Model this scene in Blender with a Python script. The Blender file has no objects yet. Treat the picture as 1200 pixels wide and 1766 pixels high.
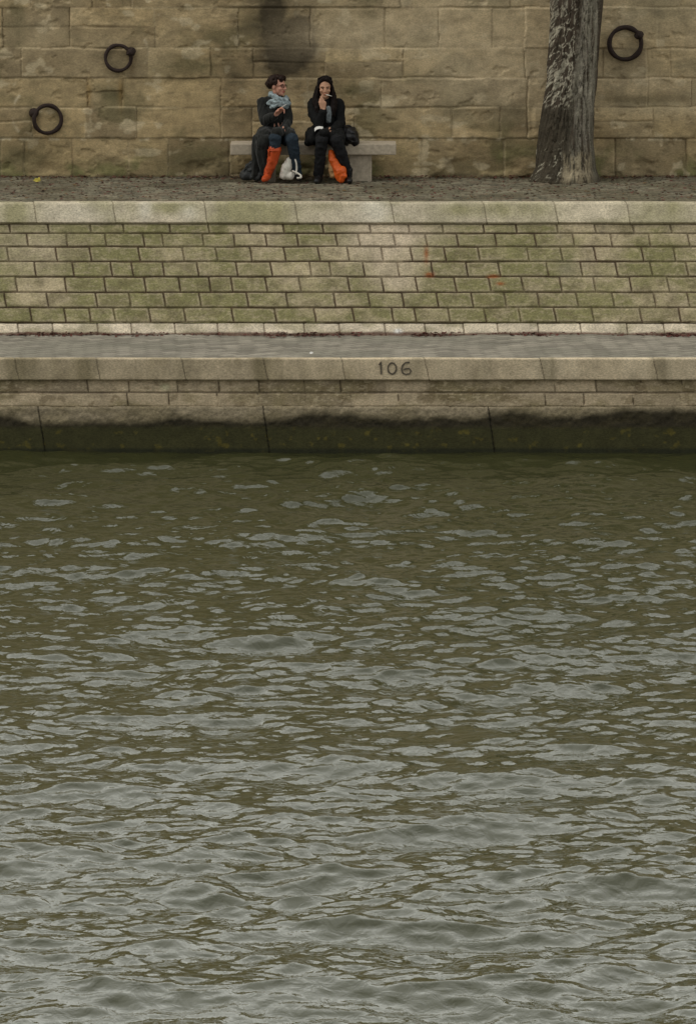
import bpy, bmesh, math, random
import numpy as np
from mathutils import Vector, Matrix
random.seed(7); RNG = np.random.default_rng(7)
sc = bpy.context.scene
COL = sc.collection

# ------------------------------------------------------------------ camera geometry (metres; water at z = 0, river runs along x)
F = 8300.0; H = 7.75; PITCH = math.atan((883 + 459) / F)
cp, sp = math.cos(PITCH), math.sin(PITCH)
def q(u, v, Y):
    """point of the place seen at photo pixel (u, v) that stands Y metres in front of the camera"""
    a = (u - 600) / F; b = -(v - 883) / F
    d = Vector((a, cp + sp * b, -sp + cp * b))
    t = Y / d.y
    return Vector((d.x * t, Y, H + d.z * t))
def slope_at(v):
    b = -(v - 883) / F
    return (-sp + cp * b) / (cp + sp * b)
def on_line(v, A, B):
    """arc length from A along the line A-B (y,z) where photo row v meets it"""
    k = slope_at(v)
    dy, dz = B[0] - A[0], B[1] - A[1]
    t = (H + k * A[0] - A[1]) / (dz - k * dy)
    return t * math.hypot(dy, dz)
def x_of(u, Y, z): return (u - 600) / F * (Y * cp + (H - z) * sp)

YQ = 52.0
Z1 = H + slope_at(617) * YQ                     # lower walkway level
Y1 = (Z1 - H) / slope_at(577)                   # foot of the sloped embankment
Y2 = Y1 + 0.8
Z2 = H + slope_at(350) * Y2                     # upper walkway level
YW = (Z2 - H) / slope_at(304.5)                 # face of the tall wall
ZTOP = Z2 + 7.4
print('levels', Z1, Y1, Y2, Z2, YW)

# ------------------------------------------------------------------ helpers: objects
def link(name, me, mat=None, parent=None):
    o = bpy.data.objects.new(name, me); COL.objects.link(o)
    if mat is not None and me is not None: me.materials.append(mat)
    if parent is not None: o.parent = parent
    return o
def tag(o, label=None, cat=None, group=None, kind=None):
    if label: o['label'] = label
    if cat: o['category'] = cat
    if group: o['group'] = group
    if kind: o['kind'] = kind
    return o
def thing(name, loc, label, cat, group=None):
    o = bpy.data.objects.new(name, None); COL.objects.link(o); o.location = loc
    o.empty_display_size = 0.1
    return tag(o, label, cat, group)
def rebase(me, loc):
    me.transform(Matrix.Translation(-Vector(loc)))

# ------------------------------------------------------------------ helpers: numpy noise
_T = RNG.random((8, 256, 256))
def vnoise(x, y, seed=0):
    t = _T[seed % 8]
    x = x + seed * 17.13; y = y + seed * 5.71
    xi = np.floor(x).astype(int); yi = np.floor(y).astype(int)
    fx = x - xi; fy = y - yi
    fx = fx * fx * (3 - 2 * fx); fy = fy * fy * (3 - 2 * fy)
    a = t[xi & 255, yi & 255]; b = t[(xi + 1) & 255, yi & 255]
    c = t[xi & 255, (yi + 1) & 255]; d = t[(xi + 1) & 255, (yi + 1) & 255]
    return (a * (1 - fx) + b * fx) * (1 - fy) + (c * (1 - fx) + d * fx) * fy
def fbm(x, y, seed=0, octv=4, gain=0.5):
    s = 0; a = 1; n = 0
    for k in range(octv):
        s = s + a * vnoise(x * 2 ** k, y * 2 ** k, seed + k); n += a; a *= gain
    return s / n
def sstep(a, b, x):
    t = np.clip((x - a) / (b - a), 0, 1); return t * t * (3 - 2 * t)
def mixc(c, d, w): return c * (1 - w[..., None]) + np.asarray(d) * w[..., None]

def grid_mesh(name, P, colr=None, flip=False):
    n, m = P.shape[:2]
    idx = np.arange(n * m).reshape(n, m)
    a, b, c, d = idx[:-1, :-1], idx[1:, :-1], idx[1:, 1:], idx[:-1, 1:]
    f = np.stack([a, d, c, b] if flip else [a, b, c, d], -1).reshape(-1, 4)
    me = bpy.data.meshes.new(name)
    me.vertices.add(n * m); me.vertices.foreach_set('co', P.reshape(-1).astype(np.float32))
    me.loops.add(f.size); me.loops.foreach_set('vertex_index', f.reshape(-1).astype(np.int32))
    me.polygons.add(len(f)); me.polygons.foreach_set('loop_start', np.arange(0, f.size, 4, dtype=np.int32))
    me.polygons.foreach_set('use_smooth', np.ones(len(f), bool))
    me.update(calc_edges=True)
    if colr is not None:
        at = me.color_attributes.new('stain', 'FLOAT_COLOR', 'POINT')
        rgba = np.ones((n * m, 4), np.float32); rgba[:, :3] = np.clip(colr.reshape(-1, 3), 0.001, 1)
        at.data.foreach_set('color', rgba.reshape(-1))
    return me

def axis(fine0, fine1, step, far0, far1, grow=1.35):
    a = list(np.arange(fine0, fine1 + 1e-6, step))
    s = step; x = a[-1]
    while x < far1: s *= grow; x += s; a.append(min(x, far1))
    s = step; x = a[0]; pre = []
    while x > far0: s *= grow; x -= s; pre.append(max(x, far0))
    return np.array(pre[::-1] + a)

# a wall: rows of stones [(s0, s1, [joint x ...], lean)] -> joint distance, ids, per-stone randoms
def masonry(X, S, rows, lean, seed, wob=0.006):
    Sw = S + (fbm(X * 3.1, S * 3, seed, 3) - .5) * wob * 2
    ds = np.full(X.shape, 9.0); dx = np.full(X.shape, 9.0); ids = np.zeros(X.shape, int); rid = np.full(X.shape, -1)
    u = np.zeros(X.shape); w = np.zeros(X.shape)
    for r, (s0, s1, js) in enumerate(rows):
        js = np.sort(np.array(js))
        m = (Sw >= s0) & (Sw < s1)
        if not m.any(): continue
        xe = X[m] - lean * (Sw[m] - (s0 + s1) / 2) + (fbm(X[m] * 2, S[m] * 9, seed + 3, 3) - .5) * wob * 2
        k = np.searchsorted(js, xe)
        lo = js[np.clip(k - 1, 0, len(js) - 1)]; hi = js[np.clip(k, 0, len(js) - 1)]
        dx[m] = np.minimum(np.abs(xe - lo), np.abs(hi - xe))
        ds[m] = np.minimum(Sw[m] - s0, s1 - Sw[m])
        ids[m] = (r * 131 + k) % 4096; rid[m] = r
        u[m] = np.clip(xe - (lo + hi) / 2, -.6, .6); w[m] = np.clip(Sw[m] - (s0 + s1) / 2, -.1, .1)
    return dx, ds, ids, rid, u, w
_R = RNG.random((4096, 6))
def fill(js, x0, x1, mean):
    js = sorted(js); r = random.Random(int(mean * 1e4) + len(js))
    out = list(js); x = js[0]
    while x > x0: x -= mean * r.uniform(.75, 1.3); out.append(x)
    x = js[-1]
    while x < x1: x += mean * r.uniform(.75, 1.3); out.append(x)
    return sorted(out)

def profile_sheet(name, prof, xs, step, hfun, cfun, mat, parent=None, base=(0, 0, 0)):
    """sheet of stone following a (y, z) profile; hfun(X, S) pushes it along the normal"""
    prof = [np.array(p, float) for p in prof]
    L = [0]
    for a, b in zip(prof, prof[1:]): L.append(L[-1] + np.linalg.norm(b - a))
    ss = [0.0]
    for l0, l1 in zip(L, L[1:]):
        n = max(1, int(round((l1 - l0) / step))); ss += list(np.linspace(l0, l1, n + 1)[1:])
    ss = np.array(ss)
    pts = np.stack([np.interp(ss, L, [p[i] for p in prof]) for i in (0, 1)], -1)
    tg = np.gradient(pts, axis=0); tg /= np.linalg.norm(tg, axis=1)[:, None]
    nm = np.stack([-tg[:, 1], tg[:, 0]], -1)                # faces the river when the profile climbs
    X, S = np.meshgrid(xs, ss, indexing='ij')
    h = hfun(X, S); c = cfun(X, S)
    P = np.zeros(X.shape + (3,))
    P[..., 0] = X - base[0]
    P[..., 1] = pts[None, :, 0] + h * nm[None, :, 0] - base[1]
    P[..., 2] = pts[None, :, 1] + h * nm[None, :, 1] - base[2]
    return link(name, grid_mesh(name, P, c), mat, parent)

# ------------------------------------------------------------------ materials
def nodes(name):
    m = bpy.data.materials.new(name); m.use_nodes = True
    nt = m.node_tree; return m, nt, nt.nodes['Principled BSDF']
def N(nt, t, **kw):
    n = nt.nodes.new(t)
    for k, v in kw.items():
        if k in n.inputs: n.inputs[k].default_value = v
        else: setattr(n, k, v)
    return n
def mat_stain(name, rough=.9, grain=60, amt=.35, bump=.4, bscale=90, blotch=6, bamt=.25, spec=.25, bdist=.004):
    m, nt, b = nodes(name); L = nt.links.new
    at = N(nt, 'ShaderNodeAttribute', attribute_name='stain')
    tc = N(nt, 'ShaderNodeTexCoord')
    mpn = N(nt, 'ShaderNodeMapping'); mpn.inputs['Scale'].default_value = (1, 1, 2.2); L(tc.outputs['Object'], mpn.inputs['Vector'])
    n1 = N(nt, 'ShaderNodeTexNoise', Scale=grain, Detail=6, Roughness=.7); L(mpn.outputs[0], n1.inputs['Vector'])
    n2 = N(nt, 'ShaderNodeTexNoise', Scale=blotch, Detail=5, Roughness=.65); L(tc.outputs['Object'], n2.inputs['Vector'])
    r1 = N(nt, 'ShaderNodeMapRange', **{'From Min': .3, 'From Max': .7, 'To Min': 1 - amt, 'To Max': 1 + amt}); L(n1.outputs[0], r1.inputs[0])
    r2 = N(nt, 'ShaderNodeMapRange', **{'From Min': .3, 'From Max': .7, 'To Min': 1 - bamt, 'To Max': 1 + bamt}); L(n2.outputs[0], r2.inputs[0])
    mu = N(nt, 'ShaderNodeMath', operation='MULTIPLY'); L(r1.outputs[0], mu.inputs[0]); L(r2.outputs[0], mu.inputs[1])
    vm = N(nt, 'ShaderNodeVectorMath', operation='SCALE'); L(at.outputs['Color'], vm.inputs[0]); L(mu.outputs[0], vm.inputs['Scale'])
    L(vm.outputs[0], b.inputs['Base Color'])
    b.inputs['Roughness'].default_value = rough; b.inputs['Specular IOR Level'].default_value = spec
    n3 = N(nt, 'ShaderNodeTexNoise', Scale=bscale, Detail=5, Roughness=.7); L(tc.outputs['Object'], n3.inputs['Vector'])
    bp = N(nt, 'ShaderNodeBump', Strength=bump, Distance=bdist); L(n3.outputs[0], bp.inputs['Height']); L(bp.outputs[0], b.inputs['Normal'])
    return m
def mat_plain(name, c, rough=.8, amt=.25, scale=40, bump=.2, spec=.3, sheen=0., c2=None, bdist=.003):
    m, nt, b = nodes(name); L = nt.links.new
    tc = N(nt, 'ShaderNodeTexCoord')
    n1 = N(nt, 'ShaderNodeTexNoise', Scale=scale, Detail=5, Roughness=.65); L(tc.outputs['Object'], n1.inputs['Vector'])
    r1 = N(nt, 'ShaderNodeMapRange', **{'From Min': .3, 'From Max': .7, 'To Min': 0., 'To Max': 1.}); L(n1.outputs[0], r1.inputs[0])
    mx = N(nt, 'ShaderNodeMix', data_type='RGBA')
    lo = [v * (1 - amt) for v in c]; hi = list(c2) if c2 else [v * (1 + amt) for v in c]
    mx.inputs[6].default_value = (*lo, 1); mx.inputs[7].default_value = (*hi, 1)
    L(r1.outputs[0], mx.inputs[0]); L(mx.outputs[2], b.inputs['Base Color'])
    b.inputs['Roughness'].default_value = rough; b.inputs['Specular IOR Level'].default_value = spec
    b.inputs['Sheen Weight'].default_value = sheen
    bp = N(nt, 'ShaderNodeBump', Strength=bump, Distance=bdist); L(n1.outputs[0], bp.inputs['Height']); L(bp.outputs[0], b.inputs['Normal'])
    return m

M_wall = mat_stain('weathered_limestone', grain=40, amt=.30, bump=.35, bscale=70, blotch=5, bamt=.22)
M_facing = mat_stain('mossy_limestone', grain=42, amt=.48, bump=.5, bscale=80, blotch=7, bamt=.2)
M_quay = mat_stain('quay_limestone', grain=40, amt=.4, bump=.45, bscale=80, blotch=5, bamt=.2)
M_cobble = mat_stain('cobblestone', grain=50, amt=.35, bump=.5, bscale=60, blotch=3, bamt=.25, rough=.85)
M_paving = mat_stain('pale_setts', grain=60, amt=.25, bump=.4, bscale=60, blotch=2, bamt=.15, rough=.85)
M_bark = mat_stain('bark', grain=35, amt=.35, bump=.7, bscale=40, blotch=8, bamt=.2, bdist=.01)

# ------------------------------------------------------------------ the tall retaining wall
XS = axis(-5.2, 5.2, .0105, -40, 40)
wA, wB = (YW, Z2), (YW, ZTOP)
def ws(v): return on_line(v, wA, wB) + 0.25
def wx(u, v=150): return x_of(u, YW, Z2 + 1.1)
rows = []
vb = [238, 184.5, 134, 82, 12]
vis = [(-.2, ws(238), [40, 124, 220, 289, 395, 560, 727, 870, 1061, 1184]),
       (ws(238), ws(184.5), [-30, 55, 147, 234, 381, 435, 610, 780, 910, 1126]),
       (ws(184.5), ws(134), [-20, 150, 210, 381, 530, 657, 910, 1010, 1191]),
       (ws(134), ws(82), [38, 255, 437, 560, 695, 905, 1040, 1156]),
       (ws(82), ws(12), [5, 121, 268, 410, 535, 757, 905, 1133])]
for s0, s1, j in vis: rows.append((s0, s1, fill([wx(u) for u in j], -42, 42, .95)))
s = ws(12); k = 0
while s < ZTOP - Z2 + .6:
    d = [.33, .38, .3, .42][k % 4]; rows.append((s, s + d, fill([wx(u) for u in (161 + 37 * k, 229 + 60 * k, 450 + 31 * k, 690, 880 + 20 * k, 1173)], -42, 42, .95))); s += d; k += 1
_wc = {}
def wall_fields(X, S):
    if 'm' not in _wc:
        dx, ds, ids, rid, u, w = masonry(X, S, rows, 0, 2, .014)
        k = _R[ids][..., 5]
        sp = (k > .28) & (k < .50); wo = w - .015                # some stones are two thin courses, some are halved
        ds = np.where(sp, np.minimum(ds, np.abs(wo)), ds); ids = np.where(sp & (wo > 0), (ids * 7 + 911) % 4096, ids)
        sv = (k < .18); uo = u - .12
        dx = np.where(sv, np.minimum(dx, np.abs(uo)), dx); ids = np.where(sv & (uo > 0), (ids * 5 + 333) % 4096, ids)
        _wc['m'] = (dx, ds, ids, rid, u, w)
    return _wc['m']
def gpx(X, S, u, v, ru, rv):
    """soft spot on the tall wall, centred at photo pixel u, v"""
    return np.exp(-(((X - wx(u)) / (ru / 143.)) ** 2 + ((S - ws(v)) / (rv / 143.)) ** 2))
def wall_h(X, S):
    dx, ds, ids, rid, u, w = wall_fields(X, S)
    R = _R[ids]
    h = (R[..., 0] - .5) * .020 + u * (R[..., 1] - .5) * .010 + w * (R[..., 2] - .5) * .03
    h = np.where(rid == 0, h - .016, h)
    gx = (1 - sstep(.002, .016, dx)) * sstep(.2, .6, R[..., 3] * .6 + .4 * fbm(X * 2, S * 2, 4, 2))
    gs = (1 - sstep(.002, .018, ds)) * (.12 + .88 * sstep(.42, .62, fbm(X * 1.6, S * 3, 6, 3)))
    h = h - .017 * np.maximum(gx, gs)
    er = fbm(X * 2.2, S * 3.5, 1, 5)
    h = h - .045 * sstep(.54, .74, er) * (.15 + .85 * sstep(.75, .1, S)) + (fbm(X * 9, S * 9, 3, 4) - .5) * .007 - .012 * sstep(.66, .74, fbm(X * 5, S * 7, 6, 4))
    # bedded, eaten-away strata in a few stones
    st = sstep(.55, .7, fbm(X * 1.1 + 3, S * 2.0, 5, 3))
    h = h + st * (fbm(X * 3 + 8, (S + .15 * fbm(X * 2, S * 2, 2, 3)) * 26, 2, 3) - .5) * .010
    v = ws(176) - S
    h = h - .03 * np.exp(-((S - ws(177)) / .075) ** 2) * sstep(wx(1022), wx(1050), X) * sstep(wx(1200), wx(1180), X)
    h = h - .03 * np.exp(-((S - ws(210)) / .16) ** 4) * sstep(wx(775), wx(784), X) * sstep(wx(925), wx(915), X)
    return h
def wall_c(X, S):
    dx, ds, ids, rid, u, w = wall_fields(X, S)
    R = _R[ids]
    n = fbm(X * .8, S * 1.1, 2, 4)
    c = mixc(np.broadcast_to([.265, .205, .122], X.shape + (3,)), [.215, .160, .088], sstep(.35, .65, n))
    c = c * (.70 + .56 * R[..., 4])[..., None]
    c = mixc(c, [.30, .225, .12], .5 * (R[..., 5] > .72))
    # grime and green growth
    g = sstep(.52, .70, fbm(X * 1.7, S * 2.3, 5, 5))
    c = mixc(c, [.075, .066, .032], .65 * g)
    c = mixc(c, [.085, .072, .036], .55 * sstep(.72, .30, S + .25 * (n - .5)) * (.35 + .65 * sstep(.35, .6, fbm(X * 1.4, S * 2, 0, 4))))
    gr = sstep(.5, .68, fbm(X * 2.6 + 9, S * 3, 3, 4)) * sstep(.75, .3, S)
    c = mixc(c, [.075, .088, .028], .6 * gr)
    m = np.maximum((1 - sstep(.0, .022, dx)) * .8, (1 - sstep(.0, .02, ds)))
    mk = sstep(.42, .6, fbm(X * 1.6, S * 2, 7, 3))
    c = mixc(c, [.085, .062, .036], .6 * m * sstep(.50, .64, fbm(X * 1.6, S * 2, 7, 3))); c = mixc(c, [.31, .25, .16], .5 * m * (1 - mk))
    c = mixc(c, [.12, .098, .055], .35 * sstep(.52, .7, fbm(X * 9, S * 22, 3, 4)))
    # spalled pale flakes
    c = mixc(c, [.36, .30, .2], .55 * sstep(.66, .74, fbm(X * 4.2, S * 6, 1, 4)))
    # soot stain above the sitters and run-off under it
    nn = fbm(X * 5, S * 5, 4, 5)
    Xw = X + (fbm(X * 3, S * 3, 2, 4) - .5) * .32; Sw_ = S + (fbm(X * 3 + 5, S * 3, 6, 4) - .5) * .3
    soot = gpx(Xw, Sw_, 468, 48, 44, 46) + 1.0 * gpx(Xw, Sw_, 510, 95, 26, 44) + .45 * gpx(Xw, Sw_, 500, 55, 60, 40) + .45 * gpx(Xw, Sw_, 470, 5, 40, 22) + .40 * gpx(Xw, Sw_, 405, 128, 26, 36) + .25 * gpx(Xw, Sw_, 420, 200, 40, 30) + .5 * gpx(Xw, Sw_, 500, 132, 60, 34)
    c = mixc(c, [.017, .013, .008], np.clip(soot * (.15 + 2.1 * nn), 0, .9))
    for eu, ev in ((226, 92), (60, 200), (1102, 66)):
        c = mixc(c, [.075, .045, .022], .6 * np.clip(gpx(X, S, eu + 2, ev + 16, 7, 26) * (.3 + 1.4 * nn), 0, 1))
    c = mixc(c, [.42, .36, .25], .8 * np.exp(-((S - ws(239)) / .02) ** 2) * sstep(.55, .68, fbm(X * 12, S * 12, 1, 4)))
    gd = .9 * gpx(X, S, 315, 112, 55, 18) + .9 * gpx(X, S, 610, 155, 34, 16) + .7 * gpx(X, S, 1140, 12, 60, 30) + .7 * gpx(X, S, 190, 160, 25, 20) + .7 * gpx(X, S, 30, 270, 60, 30) + .6 * gpx(X, S, 330, 272, 60, 18) + .9 * gpx(X, S, 1110, 176, 75, 13)
    c = mixc(c, [.058, .053, .025], np.clip(gd * (.4 + nn), 0, .8))
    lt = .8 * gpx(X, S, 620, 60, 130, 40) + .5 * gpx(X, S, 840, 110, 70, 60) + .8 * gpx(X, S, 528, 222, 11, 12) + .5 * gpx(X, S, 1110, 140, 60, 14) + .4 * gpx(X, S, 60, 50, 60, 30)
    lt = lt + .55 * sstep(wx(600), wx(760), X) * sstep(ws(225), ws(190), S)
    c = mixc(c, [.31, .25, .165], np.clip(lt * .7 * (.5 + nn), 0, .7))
    # pale arcs worn by the swinging rings
    for eu, ev, rr, a0, a1 in ((226, 88, 31, -.8, .75), (64, 196, 44, 2.3, 3.9)):
        rx, rs = X - wx(eu), S - ws(ev)
        rad = np.hypot(rx, rs) * 143.; an = np.arctan2(rs, rx) % (2 * math.pi)
        a = (a0 % (2 * math.pi)); inside = ((an - a) % (2 * math.pi)) < (a1 - a0)
        c = mixc(c, [.40, .34, .24], .7 * np.exp(-((rad - rr) / 2.4) ** 2) * inside * sstep(.3, .6, nn))
    # rusty drip marks in two mortar joints
    c = mixc(c, [.17, .105, .035], .6 * np.clip(gpx(X, S, 153, 160, 5, 22) + gpx(X, S, 208, 158, 5, 24), 0, 1))
    c = c * np.array([1.80, 1.80, 1.77])
    # darker along the foot
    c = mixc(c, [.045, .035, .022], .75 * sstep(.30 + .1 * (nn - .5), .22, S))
    return c
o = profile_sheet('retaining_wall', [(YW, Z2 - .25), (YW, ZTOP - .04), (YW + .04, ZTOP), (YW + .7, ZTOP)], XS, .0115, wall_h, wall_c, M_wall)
tag(o, 'tall weathered beige masonry wall behind the bench and tree', 'wall')

# ------------------------------------------------------------------ sloped embankment wall
fA, fB = (Y1, Z1), (Y2, Z2); FL = math.hypot(Y2 - Y1, Z2 - Z1)
def fs(v): return on_line(v, fA, fB)
def fx(u, v):
    s = fs(v); t = s / FL
    return x_of(u, Y1 + .8 * t, Z1 + (Z2 - Z1) * t)
J = [(557, 580, [34, 94, 171, 229, 304, 378, 458, 527, 588, 667, 736, 802, 861, 931, 1004, 1084, 1148]),
     (530.5, 555, [53, 112, 155, 197, 258, 319, 401, 475, 543, 609, 677, 716, 774, 836, 896, 957, 1022, 1105, 1172]),
     (504, 529, [9, 82, 166, 224, 284, 345, 427, 495, 577, 636, 695, 754, 814, 871, 928, 996, 1057, 1129, 1187]),
     (477, 503, [28, 113, 181, 250, 310, 362, 400, 459, 517, 601, 660, 718, 785, 845, 901, 967, 1025, 1087, 1152]),
     (451, 476, [60, 126, 192, 228, 282, 341, 408, 468, 535, 569, 627, 687, 745, 805, 861, 944, 1002, 1063, 1123, 1185]),
     (425, 450, [13, 97, 156, 240, 316, 373, 433, 491, 550, 600, 659, 709, 767, 826, 910, 968, 1026, 1108, 1163]),
     (402, 424.5, [47, 115, 182, 248, 281, 350, 404, 459, 513, 580, 619, 680, 735, 789, 855, 923, 989, 1054, 1120, 1187]),
     (385, 401.5, [17, 83, 156, 213, 293, 360, 430, 489, 557, 638, 705, 763, 834, 890, 961, 1026, 1092, 1157])]
bounds = [fs(v) for v in (555.7, 529.7, 503.3, 476.4, 450.4, 424.7, 401.7, 385)]
frows = []
lo = bounds[0]
for (v0, v1, js), hi in zip(J[1:], bounds[1:]):
    vm = (v0 + v1) / 2; frows.append((lo, hi, fill([fx(u, vm) for u in js], -42, 42, .43))); lo = hi
ROOT_E = thing('embankment_wall', (0, Y1, Z1), 'sloping olive-stained wall of small stone blocks between the two walkways', 'wall')
XF = axis(-5.0, 5.0, .0085, -40, 40)
def px_spot(X, S, u, v, ru, rv): return np.exp(-(((X - fx(u, v)) / (ru / 150.)) ** 2 + ((S - fs(v)) / (rv / 140.)) ** 2))
def block_h(X, S, rws, seed, lean, g=.022, wid=.011, amp=.012, wob=.006):
    dx, ds, ids, rid, u, w = masonry(X, S, rws, lean, seed, wob)
    R = _R[ids]
    if seed == 41: dx = dx + .010 * sstep(.38, .55, fbm(X * 1.7, S * 5, 2, 3))
    d = np.minimum(dx, ds)
    h = (R[..., 0] - .5) * amp + u * (R[..., 1] - .5) * .02 + w * (R[..., 2] - .5) * .05
    h = h - g * (1 - sstep(.0045, wid + .004, d)) * (.6 + .4 * fbm(X * 4, S * 4, seed, 2))
    h = h + (fbm(X * 11, S * 11, 3, 4) - .5) * (.008 if seed < 40 else .003)
    return h, d, R
def cell_noise(X, S):  # long scratches of the dressed faces
    return fbm(X * 22, S * 55, 6, 3)
def facing_h(X, S): return np.where(S < sb, -.035, block_h(X, S, frows, 11, -.17)[0])
def pale_weight(X, S):
    n = fbm(X * 2.4, S * 2.4, 1, 5)
    p = px_spot(X, S, 640, 400, 45, 60) + .8 * px_spot(X, S, 690, 440, 40, 55) + .6 * px_spot(X, S, 690, 490, 30, 14) + .35 * px_spot(X, S, 60, 430, 70, 40) + .35 * px_spot(X, S, 740, 400, 60, 20)
    return np.clip(p * (.5 + 1.3 * n), 0, 1)
def facing_c(X, S):
    h, d, R = block_h(X, S, frows, 11, -.17)
    n = fbm(X * 1.3, S * 2, 3, 5); n2 = fbm(X * 7, S * 9, 5, 4)
    c = np.broadcast_to(np.array([.36, .318, .205]), X.shape + (3,)) * (.86 + .28 * R[..., 4])[..., None]
    ol = np.clip(sstep(.26, .58, n) * .85 + (R[..., 5] - .5) * .30 + sstep(.4, .7, n2) * .35, 0, 1)
    c = mixc(c, [.185, .185, .080], .9 * ol)
    c = mixc(c, [.44, .385, .27], .55 * sstep(.58, .70, cell_noise(X, S)) * (1 - .4 * ol))
    c = mixc(c, [.13, .115, .058], .42 * sstep(.56, .70, fbm(X * 6, S * 8, 7, 5)))
    c = mixc(c, [.56, .49, .37], .85 * pale_weight(X, S))
    c = mixc(c, [.075, .048, .030], (.45 + .5 * sstep(.35, .6, fbm(X * 2.5, S * 3, 0, 3))) * (1 - sstep(.004, .015, d)))
    rim = (1 - sstep(.012, .045, d)) * sstep(.008, .014, d)
    c = mixc(c, [.46, .405, .285], .42 * rim * sstep(.35, .6, fbm(X * 5, S * 6, 2, 3)))
    c = c * np.array([1.0, .94, .92])
    ru = px_spot(X, S, 851, 476, 9, 3) + px_spot(X, S, 863, 489, 7, 3) + .9 * px_spot(X, S, 741, 473, 7, 4) + .6 * px_spot(X, S, 735, 440, 4, 14)
    c = mixc(c, [.25, .075, .02], np.clip(1.6 * ru * (.3 + n2), 0, .85))
    c = mixc(c, [.10, .105, .07], .5 * np.clip(px_spot(X, S, 975, 463, 18, 14) * (.3 + n2), 0, 1))
    return c
def slope_pt(s, off=0):
    t = s / FL; ny, nz = -(Z2 - Z1) / FL, .8 / FL
    return (Y1 + .8 * t + ny * off, Z1 + (Z2 - Z1) * t + nz * off)
def local_prof(s0, s1, off=0): return [slope_pt(s0, off), slope_pt(s1, off)]
sb, sc_ = bounds[0], bounds[-1]
def shifted(fn, ds): return lambda X, S: fn(X, S + ds)
BE = (0, Y1, Z1)
profile_sheet('stone_facing', local_prof(sb - .05, sc_ + .03), XF, .0085, shifted(facing_h, sb - .05), shifted(facing_c, sb - .05), M_facing, ROOT_E, BE)
# pale base course
brow = [(-.3, sb, fill([fx(u, 567) for u in J[0][2]], -42, 42, .48))]
def base_h(X, S):
    h, d, R = block_h(X, S, brow, 21, -.12, g=.015, wid=.009, amp=.008)
    return h - .004 - .004 * (1 - sstep(0, .010, sb - S))
def base_c(X, S):
    h, d, R = block_h(X, S, brow, 21, -.12)
    n = fbm(X * 3, S * 5, 3, 5)
    c = np.broadcast_to(np.array([.60, .515, .39]), X.shape + (3,)) * (.88 + .24 * R[..., 4])[..., None]
    c = mixc(c, [.30, .265, .16], .6 * sstep(.48, .68, n))
    c = mixc(c, [.10, .07, .045], .7 * (1 - sstep(.003, .012, np.minimum(d, 1))))
    c = mixc(c, [.085, .062, .04], .95 * sstep(sb - .014, sb - .006, S))
    e = fbm(X * 3, S * 0, 6, 4)
    c = mixc(c, [.085, .034, .024], .85 * sstep(.02 + .05 * e, .0 + .03 * e, S))
    c = mixc(c, [.8, .78, .74], np.clip(1.5 * px_spot(X, S, 686, 570, 6, 3) * (.4 + n), 0, .9))
    return c
profile_sheet('base_course', [slope_pt(-.06), slope_pt(sb), slope_pt(sb + .002, -.07)], XF, .0085, shifted(base_h, -.06), shifted(base_c, -.06), M_facing, ROOT_E, BE)
# coping of long slabs
crow = [(fs(383) - .3, fs(351) + .3, fill([fx(u, 367) for u in (61, 197, 355, 511, 677, 836, 959, 1083)], -42, 42, .98))]
def cop_h(X, S):
    h, d, R = block_h(X, S, crow, 31, -.15, g=.012, wid=.006, amp=.006)
    return h * .8 + .002
def cop_c(X, S):
    h, d, R = block_h(X, S, crow, 31, -.15)
    n = fbm(X * 1.6, S * 3, 3, 5); n2 = fbm(X * 6, S * 2.0, 5, 4)
    c = np.broadcast_to(np.array([.49, .425, .315]), X.shape + (3,)) * (.9 + .2 * R[..., 4])[..., None]
    T = S - (fs(383) - .0)
    ol = .9 * px_spot(X, S, 25, 368, 40, 40) + 1.0 * px_spot(X, S, 440, 366, 80, 40) + 1.0 * px_spot(X, S, 295, 358, 38, 12) + .7 * px_spot(X, S, 178, 360, 22, 10) + .55 * px_spot(X, S, 790, 362, 60, 14) + .7 * px_spot(X, S, 890, 362, 70, 20) + .7 * px_spot(X, S, 1150, 362, 70, 26) + .4 * px_spot(X, S, 560, 356, 40, 8)
    c = mixc(c, [.235, .218, .105], np.clip(ol * 1.5 * (.15 + n2), 0, .8))
    c = mixc(c, [.26, .24, .13], .5 * sstep(.5, .68, n) )
    c = mixc(c, [.58, .53, .43], np.clip(1.0 * (px_spot(X, S, 643, 364, 26, 26) + .8 * px_spot(X, S, 250, 362, 12, 22) + .8 * px_spot(X, S, 325, 368, 16, 14) + .4 * px_spot(X, S, 130, 368, 60, 18)) * (.2 + 1.2 * n2), 0, .8))
    c = mixc(c, [.1, .08, .05], .75 * (1 - sstep(.002, .008, d)))
    return c
ct = FL + .03
pr = [slope_pt(sc_ + .0, -.01), slope_pt(sc_ + .004, .026), slope_pt(FL - .02, .026), (Y2 + .012, Z2 + .012), (Y2 + .09, Z2 + .014), (Y2 + .095, Z2 - .05)]
profile_sheet('coping', pr, XF, .009, shifted(cop_h, sc_ - .03), shifted(cop_c, sc_ - .03), M_facing, ROOT_E, BE)

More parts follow.
